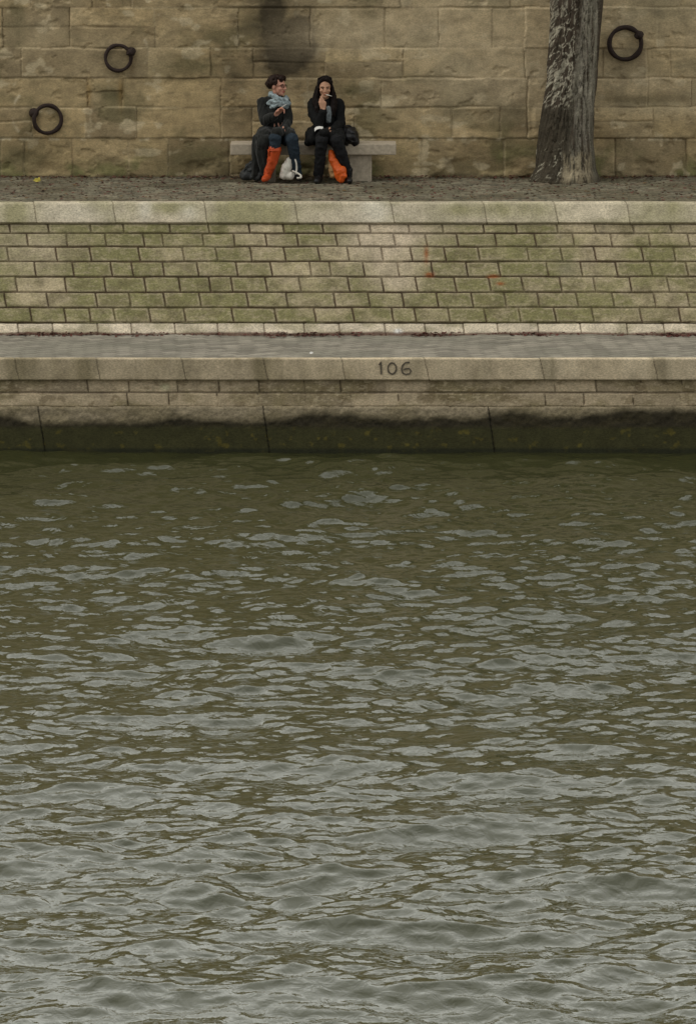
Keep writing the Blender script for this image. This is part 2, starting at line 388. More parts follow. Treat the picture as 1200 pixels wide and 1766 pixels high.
# ------------------------------------------------------------------ quay wall at the water
qA, qB = (YQ, -1.0), (YQ, Z1)
def qs(v): return on_line(v, qA, qB)
def qx(u, v=660): return x_of(u, YQ, .5)
XQ = axis(-4.8, 4.8, .009, -40, 40)
ROOT_Q = thing('quay_wall', (0, YQ, 0), 'low pale stone quay wall with a dark algae band at the waterline', 'wall')
BQ = (0, YQ, 0)
stain_u = [-200, -60, 0, 25, 50, 100, 230, 270, 310, 350, 400, 450, 480, 530, 560, 600, 640, 700, 730, 760, 800, 850, 880, 920, 950, 1000, 1050, 1075, 1200, 1400]
stain_v = [728, 722, 717, 720, 730, 733, 732, 728, 720, 727, 729, 728, 724, 714, 712, 716, 722, 725, 723, 719, 725, 717, 709, 712, 722, 718, 711, 704, 705, 722]
stain_v = [721 + (v - 721) * .8 for v in stain_v]
def q_common(X, S, c):
    n2 = fbm(X * 6, S * 8, 5, 4); n = fbm(X * 1.2, S * 2, 2, 4)
    ps = np.interp(X, [qx(u) for u in stain_u], [qs(v) for v in stain_v]) + (n2 - .5) * .05 + (fbm(X * 18, S * 9, 1, 3) - .5) * .018
    rs = np.interp(X, [qx(u) for u in stain_u], [qs(v) for v in stain_v]) * .0 + qs(736) + (n - .5) * .06
    c = mixc(c, [.20, .165, .095], .55 * sstep(ps - .02, ps - .10, S - .10 + (n - .5) * .1))
    c = mixc(c, [.030, .025, .014], .6 * sstep(ps + .07, ps - .01, S))
    c = mixc(c, [.028, .023, .013], .9 * sstep(ps + .012, ps - .03, S))
    c = mixc(c, [.055, .045, .022], .5 * sstep(.5, .7, fbm(X * 9, S * 14, 4, 4)) * sstep(ps, ps - .03, S))
    c = mixc(c, [.050, .048, .018], .9 * sstep(rs + .035, rs - .035, S))
    yl = sstep(.66, .78, fbm(X * 13, S * 15, 1, 3)) * sstep(rs + .02, rs - .05, S)
    c = mixc(c, [.13, .105, .02], .6 * yl)
    c = mixc(c, [.02, .022, .012], .8 * sstep(qs(770), qs(776), S))
    return c
ra = [(qs(702), qs(677.3), fill([qx(u) for u in (67, 135, 220, 291, 375, 445, 527, 606, 687, 773, 856, 940, 1007, 1091, 1173)], -42, 42, .5)),
      (qs(677.3), qs(650), fill([qx(u) for u in (75, 151, 222, 305, 377, 446, 525, 587, 665, 735, 810, 882, 956, 1027, 1105, 1175)], -42, 42, .46))]
def qf_h(X, S):
    h, d, R = block_h(X, S, ra, 41, -.1, g=.016, wid=.01, amp=.01)
    return h + np.where(S > qs(677.3), -.018, 0.)
def qf_c(X, S):
    h, d, R = block_h(X, S, ra, 41, -.1)
    n = fbm(X * 2, S * 4, 6, 5); n2 = fbm(X * 8, S * 10, 3, 4)
    c = np.broadcast_to(np.array([.37, .315, .225]), X.shape + (3,)) * (.82 + .36 * R[..., 4])[..., None]
    c = mixc(c, [.19, .165, .09], .7 * sstep(.42, .66, n)); c = mixc(c, [.14, .11, .06], .5 * sstep(.56, .7, n2))
    c = mixc(c, [.5, .44, .32], .5 * sstep(.60, .7, cell_noise(X, S)))
    c = c * np.array([1.25, 1.17, 1.1])
    c = mixc(c, [.07, .05, .03], .8 * (1 - sstep(.003, .012, d)))
    c = mixc(c, [.6, .55, .36], .8 * np.clip(np.exp(-((X - qx(285)) / .05) ** 2 - ((S - qs(668)) / .035) ** 2) * (.2 + 1.5 * n2), 0, 1))
    return c
s0 = qs(702)
profile_sheet('stone_facing', [(YQ, s0 - 1.0), (YQ, qs(650) - 1.0)], XQ, .009, shifted(qf_h, s0), shifted(qf_c, s0), M_quay, ROOT_Q, BQ)
rf = [(qs(777) - .6, qs(702) + .6, fill([qx(u) for u in (71, 459, 847)], -42, 42, 2.55))]
def qb_h(X, S):
    h, d, R = block_h(X, S, rf, 51, -.145, g=.018, wid=.004, amp=.004, wob=.003)
    rough = sstep(qs(722), qs(745), S) * 0 + sstep(qs(735), qs(750), S) * 0
    al = sstep(qs(728), qs(742), S); al = 1 - al
    return h + .012 + al * ((fbm(X * 16, S * 16, 2, 4) - .5) * .03)
def qb_c(X, S):
    h, d, R = block_h(X, S, rf, 51, -.145, wob=.003)
    n = fbm(X * 2.2, S * 4, 6, 5)
    c = np.broadcast_to(np.array([.335, .275, .185]), X.shape + (3,)) * (.9 + .2 * R[..., 4])[..., None]
    c = mixc(c, [.22, .18, .105], .7 * sstep(.4, .66, n))
    c = q_common(X, S, c)
    c = mixc(c, [.02, .017, .012], .9 * (1 - sstep(.003, .008, d)))
    return c
profile_sheet('foundation', [(YQ, -1.0), (YQ, s0 - 1.0 - .012), (YQ + .012, s0 - 1.0), (YQ + .05, s0 - 1.0)], XQ, .01, qb_h, qb_c, M_quay, ROOT_Q, BQ)
cz0 = qs(655) - 1.0
rc = [(-.6, .88, fill([qx(u) for u in (32, 172, 319, 460, 594, 737, 936, 1131)], -42, 42, .95))]
def qc_h(X, S):
    h, d, R = block_h(X, S, rc, 61, -.2, g=.012, wid=.006, amp=.004)
    return h * .8
def qc_c(X, S):
    h, d, R = block_h(X, S, rc, 61, -.2)
    n = fbm(X * 1.8, S * 1.5, 3, 5); n2 = fbm(X * 7, S * 1.2, 5, 4)
    c = np.broadcast_to(np.array([.40, .345, .25]), X.shape + (3,)) * (.88 + .24 * R[..., 4])[..., None]
    dk = sum(k * np.exp(-((X - qx(u)) / (w / 157.)) ** 2) for u, w, k in ((45, 22, .9), (95, 14, .5), (150, 18, .8), (320, 25, .35), (450, 12, 1.0), (945, 14, 1.0), (25, 20, .5), (1140, 22, .6), (720, 14, .4)))
    c = mixc(c, [.17, .15, .095], np.clip(dk * (.25 + 1.5 * n2), 0, .85))
    c = mixc(c, [.21, .18, .115], .6 * sstep(.46, .68, n) * sstep(.2, .55, n2))
    c = mixc(c, [.5, .44, .33], .5 * sstep(qx(560), qx(1000), X) * sstep(.4, .7, n2))
    c = c * np.array([1.32, 1.25, 1.18])
    c = mixc(c, [.08, .065, .045], .7 * (1 - sstep(.002, .007, d)))
    return c
pc = [(YQ + .03, cz0 - .0), (YQ - .035, cz0 + .002), (YQ - .045, cz0 + .012), (YQ - .045, Z1 - .012), (YQ - .036, Z1 + .002), (YQ + .0, Z1 + .004), (YQ + .005, Z1 - .05)]
COP_Q = profile_sheet('coping', pc, XQ, .009, qc_h, qc_c, M_quay, ROOT_Q, BQ)

# painted number 106 on the coping
M_paint = mat_plain('faded_black_paint', (.085, .072, .058), rough=.85, scale=60, c2=(.17, .14, .1))
def stroke(pts, w=.0095):
    bm = bmesh.new(); yy = YQ - .045
    P = [Vector((x_of(u, yy, .9), yy - .006, H + slope_at(v) * yy)) for u, v in pts]
    prev = None
    for i, p in enumerate(P):
        t = (P[min(i + 1, len(P) - 1)] - P[max(i - 1, 0)]).normalized()
        n = Vector((t.z, 0, -t.x)) * w * random.uniform(.8, 1.15)
        ring = [bm.verts.new(p + n), bm.verts.new(p + n * .9 + Vector((0, -.003, 0))), bm.verts.new(p - n * .9 + Vector((0, -.003, 0))), bm.verts.new(p - n), bm.verts.new(p + Vector((0, .006, 0)))]
        if prev:
            for k in range(5): bm.faces.new((prev[k], prev[(k + 1) % 5], ring[(k + 1) % 5], ring[k]))
        else: bm.faces.new(ring)
        prev = ring
    bm.faces.new(prev[::-1]); bmesh.ops.recalc_face_normals(bm, faces=bm.faces)
    return bm
def ell_pts(cu, cv, ru, rv, a0, a1, n=22): return [(cu + ru * math.cos(math.radians(a0 + (a1 - a0) * i / n)), cv - rv * math.sin(math.radians(a0 + (a1 - a0) * i / n))) for i in range(n + 1)]
digits = bmesh.new()
for pts in ([(653.5, 629), (656.5, 623.5), (657, 634), (657.5, 645.5)],
            ell_pts(676, 635, 7.2, 9.5, 75, 436),
            [(706, 624.5), (699, 625), (694, 630), (692.5, 637), (694.5, 643), (700, 645.5), (706, 644), (708.5, 639.5), (706, 635.5), (700.5, 635), (696, 637.5)]):
    b = stroke(pts); me = bpy.data.meshes.new('t'); b.to_mesh(me); digits.from_mesh(me); bpy.data.meshes.remove(me)
me = bpy.data.meshes.new('painted_number'); digits.to_mesh(me); rebase(me, BQ)
o = link('painted_number', me, M_paint, COP_Q); o['label'] = 'dark hand-painted number 106'

# ------------------------------------------------------------------ walkways
def cobbles(name, y0, y1, z0, z1, mat, cfun, size, hgt, step_y, ang=0.0, seed=5):
    xs = axis(-5, 5, .014, -60, 60); ys = np.arange(y0, y1 + step_y * .5, step_y); ys[-1] = y1
    X, Y = np.meshgrid(xs, ys, indexing='ij')
    ca, sa = math.cos(ang), math.sin(ang)
    A = X * ca + Y * sa + (fbm(X * 2, Y * 2, 4, 2) - .5) * .05; B = -X * sa + Y * ca + (fbm(X * 2, Y * 2, 6, 2) - .5) * .05
    r = np.floor(B / size[1]); a = A / size[0] + .5 * (r % 2) + .31 * np.sin(r * 12.9)
    ci = np.floor(a)
    da = np.minimum(a - ci, 1 - (a - ci)) * size[0]; db = np.minimum(B / size[1] - r, 1 - (B / size[1] - r)) * size[1]
    d = np.minimum(da, db)
    R = _R[((ci * 73 + r * 191).astype(int)) % 4096]
    h = hgt * (sstep(.0, .022, d) - 1) + (R[..., 0] - .5) * hgt * .6 + (fbm(X * 1.1, Y * 1.1, 1, 3) - .5) * .03 + (fbm(X * 14, Y * 14, 2, 3) - .5) * hgt * .4
    t = (Y - y0) / (y1 - y0)
    P = np.stack([X, Y, z0 + (z1 - z0) * t + h], -1)
    me = grid_mesh(name, P, cfun(X, Y, d, R, t))
    return tag(link(name, me, mat), kind='structure')
def up_c(X, Y, d, R, t):
    n = fbm(X * 1.5, Y * 1.5, 2, 5)
    c = np.broadcast_to(np.array([.165, .147, .102]), X.shape + (3,)) * (.7 + .6 * R[..., 3])[..., None]
    c = mixc(c, [.15, .10, .068], .4 * (R[..., 4] > .7)); c = mixc(c, [.10, .085, .05], .6 * sstep(.45, .65, n))
    c = mixc(c, [.04, .032, .024], .75 * (1 - sstep(.004, .018, d)))
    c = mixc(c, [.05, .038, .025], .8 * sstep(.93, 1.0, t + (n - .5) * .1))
    return c
cobbles('upper_walkway', Y2 + .085, YW + .06, Z2 + .004, Z2, M_cobble, up_c, (.15, .11), .02, .013, .12)
def low_c(X, Y, d, R, t):
    n = fbm(X * 1.1, Y * 1.6, 3, 5)
    c = np.broadcast_to(np.array([.230, .207, .168]), X.shape + (3,)) * (.75 + .5 * R[..., 3])[..., None]
    c = mixc(c, [.19, .178, .14], .6 * sstep(.42, .65, n)); c = mixc(c, [.10, .09, .068], .6 * (1 - sstep(.004, .02, d)))
    c = mixc(c, [.14, .115, .08], .6 * sstep(.9, 1.0, t + (n - .5) * .15))
    return c
cobbles('lower_walkway', YQ - .003, Y1 + .06, Z1 - .002, Z1 - .002, M_paving, low_c, (.2, .14), .007, .013, .6)
# street level behind the wall
me = bpy.data.meshes.new('street')
me.from_pydata([(-300, YW + .66, ZTOP - .02), (300, YW + .66, ZTOP - .02), (300, YW + 400, ZTOP - .02), (-300, YW + 400, ZTOP - .02)], [], [(0, 1, 2, 3)])
tag(link('street', me, mat_plain('asphalt', (.05, .05, .05), scale=3)), kind='structure')

# ------------------------------------------------------------------ river
def river():
    xs = axis(-5.0, 5.0, .021, -250, 250, 1.25); ys = axis(26.0, YQ + .1, .024, -220, YQ + .11, 1.2)
    X, Y = np.meshgrid(xs, ys, indexing='ij')
    spx = np.gradient(xs)[:, None]; spy = np.gradient(ys)[None, :]; spc = np.maximum(spx, spy)
    r = np.random.default_rng(21)
    Z = np.zeros(X.shape); DX = np.zeros(X.shape); DY = np.zeros(X.shape)
    gust = .62 + .78 * fbm(X * .35, Y * .22, 3, 3)
    gust *= .85 + .15 * sstep(YQ, YQ - 9, Y)
    W = []
    for k in range(110):
        lam = .11 * (1.9 / .11) ** (r.random() ** 1.3)
        ang = r.normal(math.radians(-80), .50) if r.random() < .82 else r.uniform(0, 2 * math.pi)
        W.append((lam, ang, r.uniform(0, 6.283)))
    for k in range(9): W.append((r.uniform(1.6, 3.6), r.normal(math.radians(-80), .5), r.uniform(0, 6.283)))
    tot = 0
    for lam, ang, ph in W: tot += (lam ** -.10) ** 2 / 2
    rms = .20
    for lam, ang, ph in W:
        k = 2 * math.pi / lam
        slope = rms * lam ** -.10 / math.sqrt(tot)
        A = slope / k
        att = np.clip((lam / spc - 2.5) / 3, 0, 1)
        px = k * (X * math.cos(ang) + Y * math.sin(ang)) + ph + 1.5 * (vnoise(X * .8 / max(lam, .5), Y * .8 / max(lam, .5), int(ph * 3)) - .5) * 2
        s_, c_ = np.sin(px), np.cos(px)
        g = att * (gust if lam < 1.2 else 1)
        Z += A * c_ * g; DX -= .70 * A * s_ * math.cos(ang) * g; DY -= .70 * A * s_ * math.sin(ang) * g
    edge = sstep(YQ + .02, YQ - .15, Y)
    P = np.stack([X + DX * edge, Y + DY * edge, Z * (.35 + .65 * edge)], -1)
    m, nt, b = nodes('river_water'); L = nt.links.new
    b.inputs['Base Color'].default_value = (.034, .035, .0135, 1); b.inputs['Roughness'].default_value = .08; b.inputs['IOR'].default_value = 1.36
    tc = N(nt, 'ShaderNodeTexCoord')
    mp = N(nt, 'ShaderNodeMapping'); mp.inputs['Scale'].default_value = (1, .8, 1); L(tc.outputs['Object'], mp.inputs['Vector'])
    n1 = N(nt, 'ShaderNodeTexNoise', Scale=7.5, Detail=4, Roughness=.5, Distortion=.6); L(mp.outputs[0], n1.inputs['Vector'])
    b1 = N(nt, 'ShaderNodeBump', Strength=.55, Distance=.03); L(n1.outputs[0], b1.inputs['Height'])
    mp2 = N(nt, 'ShaderNodeMapping'); mp2.inputs['Scale'].default_value = (.55, 1, 1); L(tc.outputs['Object'], mp2.inputs['Vector'])
    n2 = N(nt, 'ShaderNodeTexNoise', Scale=21., Detail=2, Roughness=.5, Distortion=.4); L(mp2.outputs[0], n2.inputs['Vector'])
    b2 = N(nt, 'ShaderNodeBump', Strength=.15, Distance=.012); L(n2.outputs[0], b2.inputs['Height']); L(b1.outputs[0], b2.inputs['Normal'])
    L(b2.outputs[0], b.inputs['Normal'])
    return tag(link('river_water', grid_mesh('river_water', P), m), kind='structure')
river()

# ------------------------------------------------------------------ helpers: rounded bodies grown as one surface
_ico = None
def ico():
    global _ico
    if _ico is None:
        b = bmesh.new(); bmesh.ops.create_icosphere(b, subdivisions=3, radius=1)
        b.verts.ensure_lookup_table(); _ico = ([v.co.copy() for v in b.verts], [[v.index for v in f.verts] for f in b.faces]); b.free()
    return _ico
def cap(p0, r0, p1, r1): return ('c', Vector(p0), r0, Vector(p1), r1)
def ell(c, r, rot=None): return ('e', Vector(c), r, rot)
def chain(*pr):
    return [cap(pr[i][0], pr[i][1], pr[i + 1][0], pr[i + 1][1]) for i in range(len(pr) - 1)]
def blob(name, prims, mat, voxel=.008, smooth=4, parent=None, base=None, fold=0., fscale=14., seed=0, stretch=(1, 1, 1)):
    V, Fc = ico(); vs = []; fs_ = []
    for p in prims:
        o = len(vs)
        if p[0] == 'c':
            _, p0, r0, p1, r1 = p
            ax = (p1 - p0); ax = ax.normalized() if ax.length > 1e-6 else Vector((0, 0, 1))
            vs += [(p1 + n * r1) if n.dot(ax) > 0 else (p0 + n * r0) for n in V]
        else:
            _, c, r, rot = p
            for n in V:
                w = Vector((n.x * r[0], n.y * r[1], n.z * r[2]))
                vs.append(c + (rot @ w if rot else w))
        fs_ += [[i + o for i in f] for f in Fc]
    me = bpy.data.meshes.new('tmp'); me.from_pydata(vs, [], fs_)
    t = bpy.data.objects.new('tmp', me); COL.objects.link(t)
    rm = t.modifiers.new('r', 'REMESH'); rm.mode = 'VOXEL'; rm.voxel_size = voxel
    if smooth:
        s_ = t.modifiers.new('s', 'SMOOTH'); s_.iterations = smooth; s_.factor = .5
    dg = bpy.context.evaluated_depsgraph_get(); dg.update()
    out = bpy.data.meshes.new_from_object(t.evaluated_get(dg)); out.name = name
    bpy.data.objects.remove(t); bpy.data.meshes.remove(me)
    out.materials.clear()
    n = len(out.vertices); co = np.zeros(n * 3, np.float32); out.vertices.foreach_get('co', co); co = co.reshape(-1, 3)
    if fold:
        nr = np.zeros(n * 3, np.float32); out.vertices.foreach_get('normal', nr); nr = nr.reshape(-1, 3)
        a = co * fscale * np.array(stretch)
        w = fbm(a[:, 0] + a[:, 1] * .6, a[:, 2] + a[:, 1] * .5, seed, 3) - .5
        rdg = 1 - np.abs(2 * fbm(a[:, 0] * .8 - a[:, 1] * .5, a[:, 2] * .8 + 7, seed + 2, 2) - 1) * 2
        co = co + nr * ((w + .5 * rdg) * fold)[:, None]
    if base is not None: co = co - np.array(base)
    out.vertices.foreach_set('co', co.astype(np.float32).reshape(-1))
    out.polygons.foreach_set('use_smooth', np.ones(len(out.polygons), bool)); out.update()
    return link(name, out, mat, parent)
def tube(name, pts, r, mat, parent=None, base=(0, 0, 0), seg=10, closed=False, rr=None, flat=1.0):
    bm = bmesh.new(); prev = None; first = None; n = len(pts); pts = [Vector(p) - Vector(base) for p in pts]
    up = Vector((.13, .9, .41)).normalized()
    for i, p in enumerate(pts):
        a = pts[(i - 1) % n] if closed else pts[max(i - 1, 0)]; b = pts[(i + 1) % n] if closed else pts[min(i + 1, n - 1)]
        t = (b - a).normalized(); s_ = t.cross(up).normalized(); w = s_.cross(t)
        ri = r if rr is None else rr[i]
        ring = [bm.verts.new(p + s_ * math.cos(2 * math.pi * k / seg) * ri + w * math.sin(2 * math.pi * k / seg) * ri * flat) for k in range(seg)]
        if prev:
            for k in range(seg): bm.faces.new((prev[k], prev[(k + 1) % seg], ring[(k + 1) % seg], ring[k]))
        else: first = ring
        prev = ring
    if closed:
        for k in range(seg): bm.faces.new((prev[k], prev[(k + 1) % seg], first[(k + 1) % seg], first[k]))
    else: bm.faces.new(first[::-1]); bm.faces.new(prev)
    bmesh.ops.recalc_face_normals(bm, faces=bm.faces)
    for f in bm.faces: f.smooth = True
    me = bpy.data.meshes.new(name); bm.to_mesh(me); bm.free()
    return link(name, me, mat, parent)
def arc(pts, n=8):
    """smooth curve through points"""
    P = [Vector(p) for p in pts]; out = []
    for i in range(len(P) - 1):
        a, b, c, d = P[max(i - 1, 0)], P[i], P[i + 1], P[min(i + 2, len(P) - 1)]
        for k in range(n):
            t = k / n
            out.append(.5 * ((2 * b) + (c - a) * t + (2 * a - 5 * b + 4 * c - d) * t * t + (3 * b - a - 3 * c + d) * t ** 3))
    return out + [P[-1]]

# ------------------------------------------------------------------ mooring rings
M_iron = mat_plain('rusty_iron', (.022, .015, .013), rough=.75, scale=60, c2=(.042, .023, .017), bump=.6)
def make_ring(eu, ev, cu, cv, R_px, label):
    y = YW - .05
    E = q(eu, ev, y); C = q(cu, cv, y - .01); R = R_px / 143.
    root = thing('mooring_ring', E, label, 'iron ring', 'iron mooring rings on the wall')
    d = C - E
    pts = [Vector((math.cos(a) * R, -.012 * math.sin(a * 2), math.sin(a) * R)) for a in np.linspace(0, 2 * math.pi, 49)[:-1]]
    rr = [.0225 * (1 + .12 * math.sin(3 * a + 1) + .06 * math.sin(7 * a)) for a in np.linspace(0, 2 * math.pi, 49)[:-1]]
    o = tube('ring', pts, .02, M_iron, root, closed=True, rr=rr, seg=12); o.location = d
    pr = [cap((0, .08, 0), .026, (0, -.02, 0), .030), ell((0, -.035, 0), (.046, .042, .046)), ell((0, .045, 0), (.062, .014, .058))]
    pr += chain(((.0, -.03, .0), .024), (Vector((0, -.045, 0)) + d.normalized() * .035, .022))
    blob('eye_bolt', pr, M_iron, .006, 3, root, None, fold=.006, fscale=30)
    return root
ring0 = make_ring(226, 89, 204, 99, 22, 'smaller rusty iron ring hanging left of its bolt, on the wall above the bench side')
def copy_tree(o, parent=None):
    c = o.copy(); COL.objects.link(c)
    if parent is not None: c.parent = parent
    for ch in list(o.children): copy_tree(ch, c)
    return c
for eu, ev, cu, cv, Rp, lab in ((58, 194, 82, 205, 24, 'rusty iron ring hanging to the right of its bolt, lowest of the three'), (1102, 60, 1078, 74, 27.5, 'largest rusty iron ring, on the wall to the right of the tree trunk')):
    r = copy_tree(ring0); E = q(eu, ev, YW - .05); r.location = E; r['label'] = lab
    for ch in r.children:
        if ch.name.startswith('ring'):
            ch.location = q(cu, cv, YW - .06) - E; k = Rp / 22.; ch.scale = (k, 1.1, k)
            ch.rotation_euler = (0, .9, .25 if Rp == 24 else 0)
        elif eu == 58: ch.rotation_euler = (0, math.radians(160), 0)
ring0['label'] = 'small rusty iron ring hanging left of its bolt, above the level of the lowest ring'

# ------------------------------------------------------------------ tree
YT = YW - .50
def tree():
    base = q(976, 311, YT); base.z = Z2
    root = thing('plane_tree', base, 'thick plane tree trunk with dark flaking bark beside the wall', 'tree')
    vs = [330, 308, 290, 240, 180, 150, 90, 0, -120, -300, -520]
    ul = [905, 914, 924, 930, 937, 941, 945, 948, 951, 956, 962]
    ur = [1040, 1033, 1027, 1022.5, 1024, 1027, 1031, 1037, 1041, 1046, 1048]
    zs = [q(975, v, YT).z - Z2 for v in vs]
    hs = np.concatenate([np.linspace(-.2, 2.4, 215), np.linspace(2.43, 5.4, 60)])
    xl = np.interp(hs, zs, [q(a, 200, YT).x for a in ul]) - base.x; xr = np.interp(hs, zs, [q(a, 200, YT).x for a in ur]) - base.x
    th = np.linspace(0, 2 * math.pi, 261)
    Hh, T = np.meshgrid(hs, th, indexing='ij')
    cx = ((xl + xr) / 2)[:, None]; R = ((xr - xl) / 2)[:, None]
    fl = np.clip(1 - (Hh + .02) / .42, 0, 1) ** 2
    A = np.cos(T) * 3; B = np.sin(T) * 3
    nz = fbm(A * 1.2 + 20, Hh * 1.5 + B, 2, 4) - .5
    plate = fbm(A * 3.0 + B * 1.1 + 40, Hh * 5 + B * 2.6, 4, 4)
    crack = np.abs(fbm(A * 2.6 + 60 - B * .9, Hh * 3.4 + B * 2.2, 1, 4) - .5)
    r = R * (1 + .10 * nz + fl * .04 * np.sin(T * 5 + 1)) + .02 * (sstep(.4, .6, plate) - .5) - .016 * (1 - sstep(0, .04, crack))
    P = np.stack([cx + r * np.cos(T), r * np.sin(T) * .95, Hh], -1)
    c = np.broadcast_to(np.array([.072, .055, .038]), T.shape + (3,))
    n = fbm(A * 2 + 5, Hh * 2.5 + B * 2, 6, 4)
    c = mixc(c, [.15, .135, .10], sstep(.40, .62, n))
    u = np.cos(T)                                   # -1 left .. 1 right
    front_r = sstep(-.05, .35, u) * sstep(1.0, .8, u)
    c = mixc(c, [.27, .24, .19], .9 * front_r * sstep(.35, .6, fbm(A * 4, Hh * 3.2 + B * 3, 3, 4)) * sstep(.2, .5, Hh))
    # pale peeling network on the left, above about knee height
    net = 1 - sstep(.012, .045, np.abs(fbm(A * 2.4 + 11 + B * 1.2, Hh * 15 + B * 1.5, 5, 3) - .5))
    flk = sstep(.53, .62, fbm(A * 3.0 + 3 + B * 1.2, Hh * 19 + B * 2, 0, 3))
    wl = sstep(.2, -.15, u) * sstep(.86, .94, Hh + .1 * (n - .5)) * sstep(2.7, 1.7, Hh)
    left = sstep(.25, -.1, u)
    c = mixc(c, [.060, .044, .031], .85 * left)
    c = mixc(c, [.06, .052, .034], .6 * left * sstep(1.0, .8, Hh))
    c = mixc(c, [.52, .48, .37], np.clip(1.0 * net + .6 * flk * (n > .42), 0, .9) * np.clip(wl + .35 * front_r * (Hh > .8), 0, 1))
    wb = sstep(.44, .30, Hh + .2 * (n - .5)) * sstep(-.25, .0, u) * sstep(.95, .7, u)
    c = mixc(c, [.36, .30, .20], .85 * wb * sstep(.3, .55, fbm(A * 5, Hh * 7, 2, 4)))
    c = mixc(c, [.5, .46, .35], .85 * net * sstep(.62, .3, Hh) * sstep(-.05, -.2, u) * sstep(.45, .6, n))
    c = mixc(c, [.035, .026, .018], .7 * (1 - sstep(0, .03, crack)))
    c = mixc(c, [.055, .045, .028], .5 * sstep(.1, 0., Hh))
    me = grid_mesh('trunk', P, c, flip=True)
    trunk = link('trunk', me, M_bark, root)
    # limbs above the frame
    top = Vector((float(cx[-1, 0]), 0, 5.3)); pr = []
    rnd = random.Random(4)
    def grow(p, d, r, n):
        e = p + d * rnd.uniform(.9, 1.5) * (.5 + r * 3); pr.append(cap(p, r, e, r * .72))
        if n == 0: return
        for k in range(2):
            nd = (d + Vector((rnd.uniform(-.8, .8), rnd.uniform(-.8, .3), rnd.uniform(-.1, .5)))).normalized(); grow(e, nd, r * .68, n - 1)
    grow(top - Vector((0, 0, .5)), Vector((-.4, -.25, 1)).normalized(), .2, 4); grow(top - Vector((0, 0, .5)), Vector((.5, -.1, 1)).normalized(), .2, 4)
    blob('limbs', pr, mat_plain('grey_bark', (.08, .07, .05), scale=12), .03, 2, root)
tree()

# ------------------------------------------------------------------ bench
M_bench = mat_plain('pale_bench_stone', (.45, .38, .29), rough=.9, amt=.22, scale=22, bump=.5, bdist=.006)
def rbox(name, x0, x1, y0, y1, z0, z1, mat, parent, bev=.012, base=(0, 0, 0), seg=2):
    bm = bmesh.new(); bmesh.ops.create_cube(bm, size=1)
    for v in bm.verts: v.co = Vector((x0 + (v.co.x + .5) * (x1 - x0), y0 + (v.co.y + .5) * (y1 - y0), z0 + (v.co.z + .5) * (z1 - z0))) - Vector(base)
    bmesh.ops.bevel(bm, geom=bm.edges[:], offset=bev, segments=seg, affect='EDGES', profile=.6)
    bmesh.ops.subdivide_edges(bm, edges=[e for e in bm.edges if e.calc_length() > .2], cuts=10, use_grid_fill=True)
    for v in bm.verts:
        v.co += Vector((0, math.sin(v.co.x * 31) * .0015, math.sin(v.co.x * 17 + 2) * .002))
    me = bpy.data.meshes.new(name); bm.to_mesh(me); bm.free()
    return link(name, me, mat, parent)
YB0, YB1 = YW - .62, YW - .16
BB = Vector((q(540, 311, YB0).x, YB0, Z2))
bench = thing('stone_bench', BB, 'long pale stone bench seating two people against the wall', 'bench')
zt, zb = q(540, 247.5, YB0).z, q(540, 266.5, YB0).z
rbox('slab', q(397, 255, YB0).x, q(683, 255, YB0).x, YB0, YB1, zb, zt, M_bench, bench, base=BB)
for a, b in ((602, 641), (436, 475)):
    rbox('support', q(a, 290, YB0 + .05).x, q(b, 290, YB0 + .05).x, YB0 + .06, YB1 - .05, Z2 - .05, zb + .004, M_bench, bench, base=BB)

# ------------------------------------------------------------------ people
M_skin = mat_plain('skin', (.60, .30, .215), rough=.55, amt=.12, scale=25, bump=.1)
M_skin2 = mat_plain('tanned_skin', (.52, .285, .18), rough=.55, amt=.12, scale=25, bump=.1)
M_hair = mat_plain('dark_brown_hair', (.020, .009, .006), rough=.6, scale=120, bump=.5, spec=.2)
M_hair2 = mat_plain('black_hair', (.010, .006, .005), rough=.65, scale=120, bump=.5, spec=.15)
M_coat = mat_plain('charcoal_wool', (.015, .0155, .014), rough=.95, scale=30, bump=.4, sheen=.15, spec=.15)
M_black = mat_plain('black_cloth', (.009, .009, .009), rough=.9, scale=40, bump=.4, spec=.15)
M_jean = mat_plain('blue_denim', (.024, .035, .047), rough=.9, scale=35, bump=.3, spec=.15)
M_trous = mat_plain('black_trousers', (.010, .010, .011), rough=.85, scale=35, bump=.3, spec=.2)
M_boot = mat_plain('orange_leather', (.50, .072, .016), rough=.5, amt=.25, scale=18, bump=.4)
M_bboot = mat_plain('black_leather', (.011, .010, .010), rough=.4, scale=25, bump=.3)
M_scarf = mat_plain('grey_blue_knit', (.31, .37, .39), rough=.95, amt=.5, scale=38, bump=.9, spec=.1, bdist=.01)
M_shirt = mat_plain('grey_shirt', (.16, .18, .19), rough=.9, scale=40)
M_lip = mat_plain('lips', (.36, .085, .075), rough=.45, scale=40)
M_eye = mat_plain('eye_white', (.32, .26, .21), rough=.25, scale=10, amt=.05)
M_iris = mat_plain('dark_iris', (.02, .012, .008), rough=.2, scale=10)
M_glass = mat_plain('glasses_frame', (.03, .012, .010), rough=.35, scale=10)

